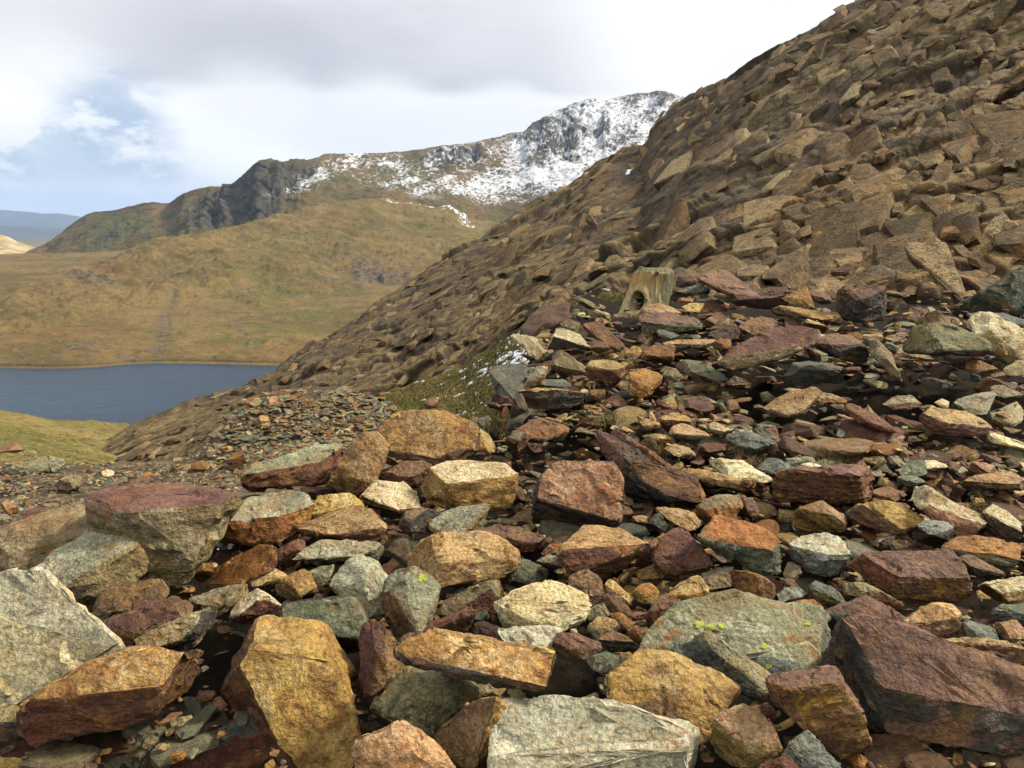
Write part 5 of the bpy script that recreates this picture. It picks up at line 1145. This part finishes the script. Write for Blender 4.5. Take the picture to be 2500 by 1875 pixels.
# a lower layer that fills the gaps, and the crumbs of the path and the scree bank
def layer(n, u0, u1, v0, v1, r0, r1, sink, seed, want_low=None, pw=2.0):
    rng = np.random.default_rng(seed); u = rng.uniform(u0, u1, n); v = rng.uniform(v0, v1, n); y = ymap(u, v)
    m = np.isfinite(y) & (y < 16); u, v, y = u[m], v[m], y[m]; x = (u - CX) / F * y; low = edge_dist(x, y) < -0.3
    if want_low is not None:
        k = low == want_low; u, v, y, low = u[k], v[k], y[k], low[k]
    if want_low: k = (u < 1330) & (v > 950); u, v, y, low = u[k], v[k], y[k], low[k]
    y = y * (1 + rng.normal(0, .012, len(y)))
    r = r0 + (r1 - r0) * rng.random(len(u)) ** pw; size = r * y / F; P = at(u, v, y); P[:, 2] = z_place(P[:, 0], P[:, 1]) + CAMZ - sink * rng.random(len(u)) - size * .2 - (0 if want_low else 0.20 * sstep(5.0, 3.4, y))
    out = np.column_stack([P, size, low])
    if want_low is False:                                          # the deep gaps near the eye and the hollow stay empty
        hol = (P[:, 0] > 1.6) & (P[:, 1] > 5.6) & (P[:, 1] < 7.1)
        out = out[(rng.random(len(out)) < sstep(3.0, 4.6, P[:, 1]) + 0.12) & ~(hol & (rng.random(len(out)) < .85))]
    return out
scatter('gap_rubble', 'rubble lying deep in the gaps of the boulder field', layer(5200, -600, 3100, 700, 1890, 12, 42, 0.20, 311, False, 1.6) - np.array([0, 0, 0.17, 0, 0]), 312, 26, lods=True)
scatter('bank_slabs', 'thin slate flakes stacked between the larger slabs of the bank', bank() - np.array([0, 0, 0.035, 0, 0]), 332, 13, lods=True, flat=(.08, .2))
scatter('small_chips', 'small slate chips strewn over the boulder field', layer(6000, -500, 3000, 700, 1400, 4, 13, 0.20, 313, False), 314)
scatter('path_scree', 'loose small stones of the path and scree bank at left', layer(20000, -500, 1330, 950, 1420, 3.0, 12, 0.03, 315, True, 2.2), 316, 20, lods=False)
scatter('path_stones', 'larger loose stones of the path and scree bank at left', layer(1500, -500, 1330, 950, 1400, 9, 24, 0.05, 317, True, 1.6), 318, 16, lods=True)

scatter('bank_stones', 'stacked grey and olive stones of the low bank behind the big boulders', layer(1500, 560, 1040, 955, 1140, 8, 24, 0.02, 319, True, 1.5), 320, 14, lods=True)

# ================================================================== the jointed blocks of the rock slope
def mat_block():
    m, t = new_mat('crag_block_rock'); p = nd(t, 'ShaderNodeTexCoord').outputs['Object']
    oi = nd(t, 'ShaderNodeObjectInfo').outputs['Random']; isl = nd(t, 'ShaderNodeNewGeometry').outputs['Random Per Island']
    r = math_(t, 'FRACT', math_(t, 'MULTIPLY_ADD', oi, 9.7, isl)); r2 = math_(t, 'FRACT', math_(t, 'MULTIPLY', r, 17.3)); r3 = math_(t, 'FRACT', math_(t, 'MULTIPLY', r, 41.7))
    wp = nd(t, 'ShaderNodeNewGeometry').outputs['Position']
    n1 = noise(t, wp, 1.1, 4, 0.65, 0.5); n2 = noise(t, wp, 5.0, 5, 0.7, 0.4); n3 = noise(t, vmath(t, 'MULTIPLY', wp, (4, 4, 1.2)), 6.0, 3, 0.7); nb = noise(t, wp, 0.16, 3, 0.6)
    c = mix(t, r, (0.290, 0.188, 0.078), (0.225, 0.162, 0.078))
    c = mix(t, math_(t, 'MULTIPLY', ramp(t, r2, .70, .95), .7), c, (0.35, 0.26, 0.135))
    c = mix(t, math_(t, 'MULTIPLY', ramp(t, r3, .72, .95), .75), c, (0.095, 0.055, 0.026))
    c = mix(t, math_(t, 'MULTIPLY', math_(t, 'MULTIPLY', ramp(t, n1, .45, .60), ramp(t, nb, .42, .60)), .75), c, (0.32, 0.165, 0.052))
    c = mix(t, math_(t, 'MULTIPLY', ramp(t, n2, .50, .60), .65), c, (0.075, 0.050, 0.025))
    c = mix(t, math_(t, 'MULTIPLY', ramp(t, n2, .46, .37), .55), c, (0.36, 0.27, 0.145))
    c = mix(t, math_(t, 'MULTIPLY', ramp(t, n3, .53, .63), .6), c, (0.055, 0.038, 0.020))
    nk = noise(t, vmath(t, 'MULTIPLY', wp, (1.5, 1.5, 1.0)), 1.7, 4, .65, .6)
    c = mix(t, math_(t, 'MULTIPLY', ramp(t, math_(t, 'ABSOLUTE', math_(t, 'SUBTRACT', nk, .5)), .0, .016, 1.0, 0.0), .85), c, (0.022, 0.015, 0.008))
    nbig = noise(t, wp, 0.33, 4, .6, .4)
    c = mix(t, math_(t, 'MULTIPLY', ramp(t, nbig, .52, .64), .6), c, (0.080, 0.052, 0.024))
    v = math_(t, 'MULTIPLY_ADD', r2, 0.62, 0.50)
    c = mix(t, 1.0, c, nd(t, 'ShaderNodeCombineColor', {0: v, 1: v, 2: v}).outputs[0], 'MULTIPLY')
    finish(t, c, .85, .2, math_(t, 'ADD', n2, n3), .9, .06); return m
M['block'] = mat_block()
def crag_blocks():
    root, P, N, U, V, (a_s, a_t), nv, GR = CRAG
    rng = np.random.default_rng(909)
    us = U[0]; m = np.zeros((GH, GW), bool)
    items = []
    eye = np.array([0, 0, CAMZ])
    sil_u = np.array([q[0] for q in SIL]); sil_v = np.array([q[1] for q in SIL]); b_v = np.array([q[1] for q in BASE]); b_u = np.array([q[0] for q in BASE])
    global MASK
    keep = MASK; MASK = m
    for r, tries, tol in ((54, 500, .30), (42, 900, .30), (32, 1500, .30), (25, 2600, .32), (19, 5500, .34), (14, 9000, .36), (10.5, 13000, .36), (8, 13000, .36)):
        uu = rng.uniform(150, 2750, int(tries * 1.0)); tries = len(uu); vv = np.interp(uu, sil_u, sil_v) + rng.random(tries) * (np.interp(uu, b_u, b_v) - np.interp(uu, sil_u, sil_v))
        for u, v in zip(uu, vv):
            if v < -40: continue
            if r > 22 and (u < 1330 or v < 300 or rng.random() < (.5 if v < 420 else 0)): continue
            if r > 16 and u < 900: continue
            if r > 11 and v < np.interp(u, sil_u, sil_v) + 26: continue
            i = int(np.clip(np.searchsorted(us, u), 0, len(us) - 1)); j = int(np.clip(np.searchsorted(-V[:nv, i], -v), 2, nv - 2))
            p = P[j, i]; dist = np.linalg.norm(p - eye); size = r / F * dist
            if not 0.07 < size < 0.75: continue
            if u < 560 and rng.random() < .8: continue
            if GR[j, i] > .45 and rng.random() < .75: continue
            asp = rng.uniform(.55, 1.25)
            if free(u * DS, v * DS, r, asp, tol):
                stamp(u * DS, v * DS, r, asp); items.append((j, i, size, asp, r))
    MASK = keep
    items.sort(key=lambda q: -q[4])
    def basis(j, i, size, asp):
        n = N[j, i]; vd = eye - P[j, i]; vd /= np.linalg.norm(vd)
        n = n + 0.10 * vd + rng.normal(0, .10, 3); n /= np.linalg.norm(n)
        s_ = a_s + 0.35 * a_t * rng.normal(0, .4); s_ = s_ - n * (s_ @ n); s_ /= np.linalg.norm(s_); t_ = np.cross(n, s_)
        t_ = t_ + s_ * rng.normal(.3, .25); t_ /= np.linalg.norm(t_)
        gz = max(abs(n @ vd), .42)
        return np.stack([s_ * size * 1.24, t_ * size * asp * 1.24 / gz, n * size * rng.uniform(.5, .8)], 1), P[j, i] + N[j, i] * (size * rng.uniform(-.60, -.34) - .02)
    def block(rg, L, cap):
        k = rg.integers(12, 18); a = rg.normal(size=(k, 3)); a /= np.linalg.norm(a, axis=1, keepdims=True); a = np.sign(a) * np.abs(a) ** rg.uniform(.22, .42)
        bm = hull([Vector(x) for x in a]); bm = chip(bm, 1.6, 4, rg, .03, .16)
        if L: refine(bm, L, cap); Pb, Fb, _ = roughen(bm, 1.8, (0.2, 1, 0.1), rg, 0, .75, .6)
        else:
            bmesh.ops.triangulate(bm, faces=bm.faces); bm.verts.ensure_lookup_table(); Pb = np.array([x.co for x in bm.verts]); Fb = np.array([[x.index for x in f.verts] for f in bm.faces])
        bm.free(); return Pb, Fb
    rb = np.random.default_rng(31); lib = []
    for i in range(14):
        Pb, Fb = block(rb, .22, 700); me = mesh_from('rock_block', Pb, Fb, [M['block']]); me.set_sharp_from_angle(angle=R(24)); lib.append(me)
    nind = 280
    for k, (j, i, size, asp, r) in enumerate(items[:nind]):
        B, pos = basis(j, i, size, asp); o = bpy.data.objects.new('rock_block', lib[k % 14]); COL.objects.link(o); o.parent = root
        mw = np.eye(4); mw[:3, :3] = B; mw[:3, 3] = pos; o.matrix_world = Matrix(mw.tolist())
    low = [block(rb, .75, 90) for _ in range(8)] + [block(rb, None, 0) for _ in range(10)]
    Vs, Fs, base = [], [], 0
    for (j, i, size, asp, r) in items[nind:]:
        B, pos = basis(j, i, size, asp); Pb, Fb = low[rng.integers(0, 8)] if r > 16 else low[8 + rng.integers(0, 10)]
        Vs.append(Pb @ B.T + pos); Fs.append(Fb + base); base += len(Pb)
    me = mesh_from('rock_blocks', np.concatenate(Vs), np.concatenate(Fs), [M['block']], smooth=False)
    add_obj('rock_blocks', me, root, kind='stuff')
    return len(items)
crag_blocks()

# ================================================================== weathered stump on the crest
def mat_wood():
    m, t = new_mat('weathered_timber'); p = nd(t, 'ShaderNodeTexCoord').outputs['Object']; sep = nd(t, 'ShaderNodeSeparateXYZ', {0: p}).outputs
    g = noise(t, vmath(t, 'MULTIPLY', p, (38, 38, 6)), 1.0, 4, 0.65, 0.4); n = noise(t, p, 9, 5, 0.6, 0.5)
    c = mix(t, ramp(t, g, .36, .62), (0.36, 0.26, 0.11), (0.62, 0.50, 0.27))
    zz = math_(t, 'ADD', sep[2], math_(t, 'MULTIPLY_ADD', n, 0.22, -0.11))
    band = math_(t, 'MULTIPLY', ramp(t, zz, 0.27, 0.36), ramp(t, zz, 0.50, 0.42))
    c = mix(t, math_(t, 'MULTIPLY', band, 0.6), c, (0.38, 0.205, 0.045))
    gr = math_(t, 'MAXIMUM', ramp(t, zz, 0.45, 0.50), ramp(t, math_(t, 'ADD', sep[0], math_(t, 'MULTIPLY_ADD', n, 0.1, -0.05)), 0.10, 0.17))
    c = mix(t, math_(t, 'MULTIPLY', gr, 0.85), c, (0.125, 0.130, 0.072))
    c = mix(t, ramp(t, g, .34, .22), c, (0.07, 0.045, 0.02))
    finish(t, c, 0.9, 0.15, g, 0.9, 0.02); return m
M['wood'] = mat_wood()
M['wood_hole'] = mat_simple('dark_hole_wood', (0.020, 0.016, 0.010), (0.05, 0.04, 0.025), 30)
M['iron'] = mat_simple('old_iron', (0.16, 0.12, 0.08), (0.07, 0.05, 0.03), 60)
def stump():
    y = 9.25; base = at(1200 + 1130 * .3316, 650 + 352 * .3316, np.array(y)); base[2] -= 0.02
    nt, nh, H = 150, 70, 0.50
    th = np.linspace(0, 2 * np.pi, nt, endpoint=False); hh = np.linspace(0, 1, nh)
    T, Hh = np.meshgrid(th, hh)
    rad = 0.250 - 0.060 * Hh + 0.03 * (1 - Hh) ** 2 * np.clip(-np.cos(T), 0, 1) - 0.03 * sstep(.93, 1.0, Hh) + 0.016 * np.sin(3 * T + 1) + 0.012 * np.sin(5 * T)
    q = np.stack([np.cos(T).ravel() * 3, np.sin(T).ravel() * 3, Hh.ravel() * 0.8], 1)
    rad = rad + (0.020 * fbm(q * 4, 4, 501) + 0.016 * fbm(q, 3, 502)).reshape(T.shape)
    # hole low on the left: T measured from +X; -Y faces the eye
    hx, hz = -math.pi / 2 - R(38), 0.33
    dt = (T - (hx % (2 * np.pi))) * 0.24; dz = (Hh - hz) * H
    e = np.sqrt((dt / 0.080) ** 2 + (dz / 0.100) ** 2)
    rad = rad + 0.026 * np.exp(-((e - 1.32) / .32) ** 2) - 0.16 * sstep(1.08, 0.86, e)
    lean = 0.085
    P = np.stack([np.cos(T) * rad + lean * Hh, np.sin(T) * rad, Hh * H + 0.012 * np.sin(2 * T) * Hh], -1).reshape(-1, 3)
    top0 = P[(nh - 1) * nt:]
    P[(nh - 1) * nt:, 2] += 0.012 * fbm(top0 * 22, 3, 503)
    f = []
    for j in range(nh - 1):
        for i in range(nt): f.append((j * nt + i, j * nt + (i + 1) % nt, (j + 1) * nt + (i + 1) % nt, (j + 1) * nt + i))
    # weathered top, slightly dished
    rings = [P]
    for k, s_ in enumerate((.93, .6, .2)):
        c = P[(nh - 1) * nt:].mean(0); rr = c + (P[(nh - 1) * nt:(nh) * nt] - c) * s_; rr[:, 2] = c[2] + (0.004 if k == 0 else -0.03) + 0.012 * fbm(rr * 18, 3, 505); rings.append(rr)
        b = (nh - 1 + k) * nt
        for i in range(nt): f.append((b + i, b + (i + 1) % nt, b + nt + (i + 1) % nt, b + nt + i))
    P = np.concatenate(rings)
    f = np.array(f); ec = np.concatenate([e.ravel(), np.full(3 * nt, 9)])[f].mean(1)
    root = add_obj('timber_stump', None, loc=base, label='weathered pale timber stump with a round dark hole on the crest of the pile', category='stump')
    me = mesh_from('trunk', P, f, [M['wood'], M['wood_hole']], mat_idx=(ec < 0.93).astype(int)); add_obj('trunk', me, root)
    bm = bmesh.new()
    bmesh.ops.create_cone(bm, cap_ends=True, segments=18, radius1=.016, radius2=.013, depth=.05, matrix=Matrix.Rotation(R(90), 4, 'X'))
    bmesh.ops.create_cone(bm, cap_ends=True, segments=6, radius1=.026, radius2=.024, depth=.016, matrix=Matrix.Translation((0, -.02, 0)) @ Matrix.Rotation(R(90), 4, 'X'))
    mb = bpy.data.meshes.new('bolt'); bm.to_mesh(mb); bm.free(); mb.materials.append(M['iron']); add_obj('bolt', mb, root, (lean * .93, -0.205, H * .93))
stump()

# ================================================================== yellow lichen spots
M['yellow'] = mat_simple('yellow_lichen', (0.44, 0.45, 0.05), (0.26, 0.29, 0.06), 45)
def lichen_spot(hit_label, reg, cx, cy, r, seed):
    k = next(i for i, l in enumerate(LINES) if hit_label in l); ob = HERO_OBJ[k]; me = ob.data
    n = len(me.vertices); co = np.zeros(n * 3, np.float32); me.vertices.foreach_get('co', co); mw = ob.matrix_world
    vs = [mw @ Vector(c) for c in co.reshape(-1, 3)]
    key = ('bvh', k)
    if key not in CACHE: CACHE[key] = BVHTree.FromPolygons(vs, [tuple(p.vertices) for p in me.polygons])
    bvh = CACHE[key]; x0, y0, sc = REG[reg]; rng = np.random.default_rng(seed)
    pts = []
    for rr in (0.0, 0.5, 1.0):
        for a in (np.linspace(0, 2 * np.pi, 16, endpoint=False) if rr else [0]):
            q = r * rr * (1 + (0.22 * math.sin(3 * a + seed) + 0.16 * math.sin(7 * a + 2 * seed) + rng.normal(0, .05)) * (rr > .9))
            pts.append((x0 + (cx + math.cos(a) * q) * sc, y0 + (cy + math.sin(a) * q * .8) * sc))
    out = []
    for u, v in pts:
        d = Vector(rays(u, v)).normalized(); h = bvh.ray_cast(Vector((0, 0, CAMZ)), d)
        if h[0] is None: return
        out.append(h[0] + h[1] * 0.003 if h[1].dot(d) < 0 else h[0] - h[1] * 0.003)
    f = [(0, 1 + i, 1 + (i + 1) % 16) for i in range(16)]
    f += [t_ for i in range(16) for t_ in ((1 + i, 17 + i, 17 + (i + 1) % 16), (1 + i, 17 + (i + 1) % 16, 1 + (i + 1) % 16))]
    inv = mw.inverted(); me2 = mesh_from('lichen_patch', np.array([inv @ p for p in out]), f, [M['yellow']])
    add_obj('lichen_patch', me2, ob)
CACHE = {}
bpy.context.view_layer.update()
for i, a in enumerate((('one bright yellow lichen spot', 'B', 985, 600, 26), ('grey green lichen with yellow', 'C', 1160, 858, 24), ('grey green lichen with yellow', 'C', 1220, 880, 27), ('grey green lichen with yellow', 'C', 1290, 866, 21), ('grey green lichen with yellow', 'C', 1520, 982, 16), ('grey green lichen with yellow', 'D', 392, 852, 17), ('grey green lichen with yellow', 'D', 150, 980, 18), ('grey green lichen with yellow', 'D', 172, 1092, 18), ('grey green lichen with yellow', 'C', 1545, 1090, 16))):
    lichen_spot(*a, i + 1)

# ================================================================== grass blades on the turf and between the rocks
def mat_blade():
    m, t = new_mat('dry_grass'); isl = nd(t, 'ShaderNodeNewGeometry').outputs['Random Per Island']
    c = mix(t, ramp(t, isl, .2, .8), (0.085, 0.080, 0.020), (0.25, 0.185, 0.072)); finish(t, c, 0.9, 0.1); return m
M['blade'] = mat_blade()
def blades(name, label, P, seed, n, h0, h1, wd):
    rng = np.random.default_rng(seed); b = P[rng.integers(0, len(P), n)] + rng.normal(0, .03, (n, 3)) * np.array([1, 1, .1])
    a = rng.uniform(0, 2 * np.pi, n); h = rng.uniform(h0, h1, n); ln = rng.uniform(.2, .9, n) * h
    s_ = np.stack([np.cos(a), np.sin(a), 0 * a], 1) * wd; l_ = np.stack([-np.sin(a + rng.normal(0, .4, n)), np.cos(a), 0 * a], 1) * ln[:, None]
    up = np.stack([0 * a, 0 * a, h], 1)
    V = np.stack([b - s_, b + s_, b + .55 * up + .35 * l_ + .6 * s_, b + .55 * up + .35 * l_ - .6 * s_, b + up * .9 + l_], 1).reshape(-1, 3)
    k = np.arange(n)[:, None] * 5; f = np.concatenate([k + [0, 1, 2], k + [0, 2, 3], k + [3, 2, 4]])
    add_obj(name, mesh_from(name, V, f, [M['blade']], smooth=False), kind='stuff', label=label, category='grass')
vis_t = TURF_P[(TURF_S < .3)]
vis_t = vis_t[vis_t[:, 1] < 18.5]
blades('turf_grass', 'short rough grass on the turf bank', vis_t, 601, 20000, .025, .07, .006)
spots = []
for (reg, cx, cy, rx, ry, n) in (('G', 1290, 1340, 130, 60, 60), ('G', 830, 1100, 120, 40, 40), ('H', 730, 1370, 120, 50, 60), ('H', 150, 1440, 60, 30, 25), ('D', 1345, 195, 60, 30, 40), ('G', 60, 1130, 90, 60, 90), ('C', 820, 900, 40, 40, 6), ('B', 880, 370, 60, 20, 8), ('E', 150, 1000, 180, 40, 120), ('E', 1700, 1090, 60, 40, 60)):
    x0, y0, sc = REG[reg]; rg = np.random.default_rng(int(cx + cy))
    for _ in range(n):
        u, v = x0 + (cx + rg.normal(0, rx * .5)) * sc, y0 + (cy + rg.normal(0, ry * .5)) * sc; yy = ymap(u, v)
        if np.isfinite(yy): p = at(u, v, np.array(float(yy))); p[2] -= .05; spots.append(p)
blades('gap_grass', 'wisps of dry grass between the rocks', np.array(spots), 602, 1300, .04, .10, .0020)
